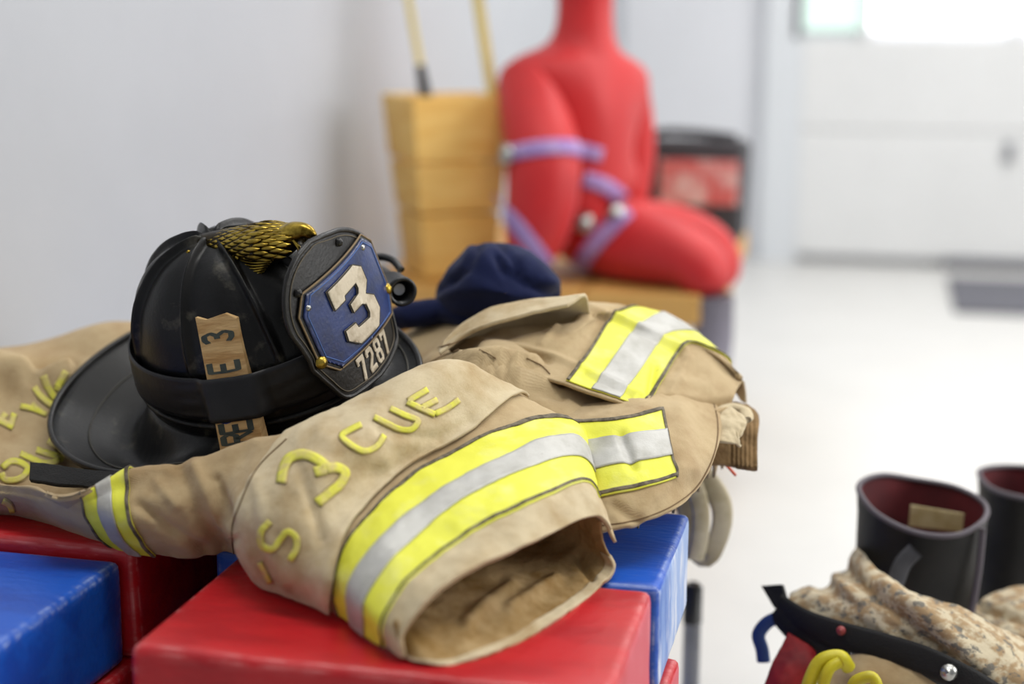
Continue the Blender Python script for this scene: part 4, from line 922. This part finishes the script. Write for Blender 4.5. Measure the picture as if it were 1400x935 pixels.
heap('far_leg', [[(1330, 830, 1.72), (1350, 815, 1.75), (1380, 806, 1.78), (1430, 800, 1.80)], [(1340, 860, 1.68), (1360, 850, 1.69), (1390, 842, 1.70), (1440, 838, 1.72)], [(1345, 900, 1.65), (1370, 890, 1.65), (1400, 880, 1.66), (1450, 875, 1.68)], [(1345, 990, 1.62), (1370, 980, 1.62), (1410, 970, 1.62), (1460, 960, 1.64)]], CAMO, pants, cre=[([(1340, 830), (1400, 850)], -.01, 6), ([(1350, 870), (1400, 880)], -.01, 6)])
heap('waistband', [[(1140, 900, 1.500), (1180, 893, 1.485), (1230, 905, 1.470), (1290, 940, 1.455)], [(1135, 925, 1.485), (1180, 920, 1.465), (1230, 930, 1.455), (1290, 960, 1.445)], [(1130, 990, 1.465), (1180, 990, 1.455), (1230, 990, 1.445), (1290, 1000, 1.435)]], TAN, pants)
strapC = [pt(x, y, Y=yy) for x, y, yy in [(1066, 828, 1.550), (1100, 850, 1.525), (1150, 868, 1.500), (1210, 885, 1.480), (1270, 905, 1.460), (1320, 930, 1.445), (1360, 955, 1.440)]]
mk('belt', *tube(spline(strapC, 50), .004, 8, up=(-.3, .3, 1), rz=.015), VELCRO, pants)
mk('belt', *tube(spline([pt(1060, 836, Y=1.550), pt(1090, 868, Y=1.530), pt(1125, 890, Y=1.510), pt(1160, 892, Y=1.500)], 30), .004, 8, up=(-.3, .3, 1), rz=.013), VELCRO, pants)
l = pt(1297, 919, Y=1.442); rivet('snap', l, (-.2, -1, .4), .0085, STEEL, pants)
l = pt(1150, 862, Y=1.495); rivet('snap', l, (-.2, -1, .4), .005, M('dull red snap', srgb(150, 60, 60), .5), pants)
mk('black_flap', [pt(1044, 802, Y=1.580), pt(1072, 800, Y=1.570), pt(1078, 822, Y=1.560), pt(1062, 832, Y=1.560)], [(0, 1, 2, 3)], VELCRO, pants, False, thick=.006)
heap('red_suspender', [[(1078, 862, 1.520), (1092, 872, 1.515), (1106, 882, 1.510), (1116, 892, 1.510)], [(1062, 890, 1.500), (1080, 900, 1.490), (1098, 905, 1.490), (1112, 910, 1.490)], [(1045, 930, 1.480), (1065, 940, 1.470), (1085, 945, 1.470), (1100, 950, 1.480)], [(1035, 985, 1.470), (1060, 990, 1.460), (1080, 990, 1.460), (1095, 990, 1.470)]], REDN, pants, thick=.012, nu=40, nv=30)
mk('blue_strap', *tube(spline([pt(1068, 842, Y=1.550), pt(1048, 852, Y=1.550), pt(1037, 868, Y=1.550), pt(1042, 888, Y=1.550), pt(1044, 905, Y=1.550)], 30), .0075, 8, up=(0, 1, 0), rz=.003), BLUES, pants)
hose = empty('yellow_cord', pt(1130, 930, Y=1.440), 'bright yellow cord looped at the foot of the trousers beside the red suspender', 'cord')
mk('loop', *tube(spline([pt(1102, 985, Y=1.440), pt(1108, 930, Y=1.440), pt(1125, 902, Y=1.445), pt(1148, 898, Y=1.450), pt(1160, 912, Y=1.460)], 30), .0075, 12, up=(0, 1, 0)), YELC, hose)
mk('loop', *tube(spline([pt(1126, 985, Y=1.430), pt(1126, 935, Y=1.430), pt(1136, 912, Y=1.435), pt(1150, 904, Y=1.440)], 30), .006, 12, up=(0, 1, 0)), YELC, hose)
mk('loop', *tube(spline([pt(1170, 985, Y=1.410), pt(1172, 930, Y=1.410), pt(1190, 925, Y=1.410), pt(1205, 960, Y=1.410)], 30), .006, 12, up=(0, 1, 0)), YELC, hose)
# grey upright behind the right end of the stack
gp = pt(946, 860, Y=1.85)
post = empty('metal_post', (gp[0], 1.85, 0), 'grey metal upright with a dark cap just behind the right end of the blocks', 'post')
V, F = lathe([(.016, 0), (.016, .008), (.012, .01), (.012, pt(946, 850, Y=1.85)[2])], 16, Matrix.Translation((gp[0], 1.85, 0))); mk('upright', V, F, GREYM, post)
V, F = lathe([(.013, 0), (.013, .05), (.008, .055)], 16, Matrix.Translation((gp[0], 1.85, pt(946, 850, Y=1.85)[2]))); mk('cap', V, F, BLACKP, post)
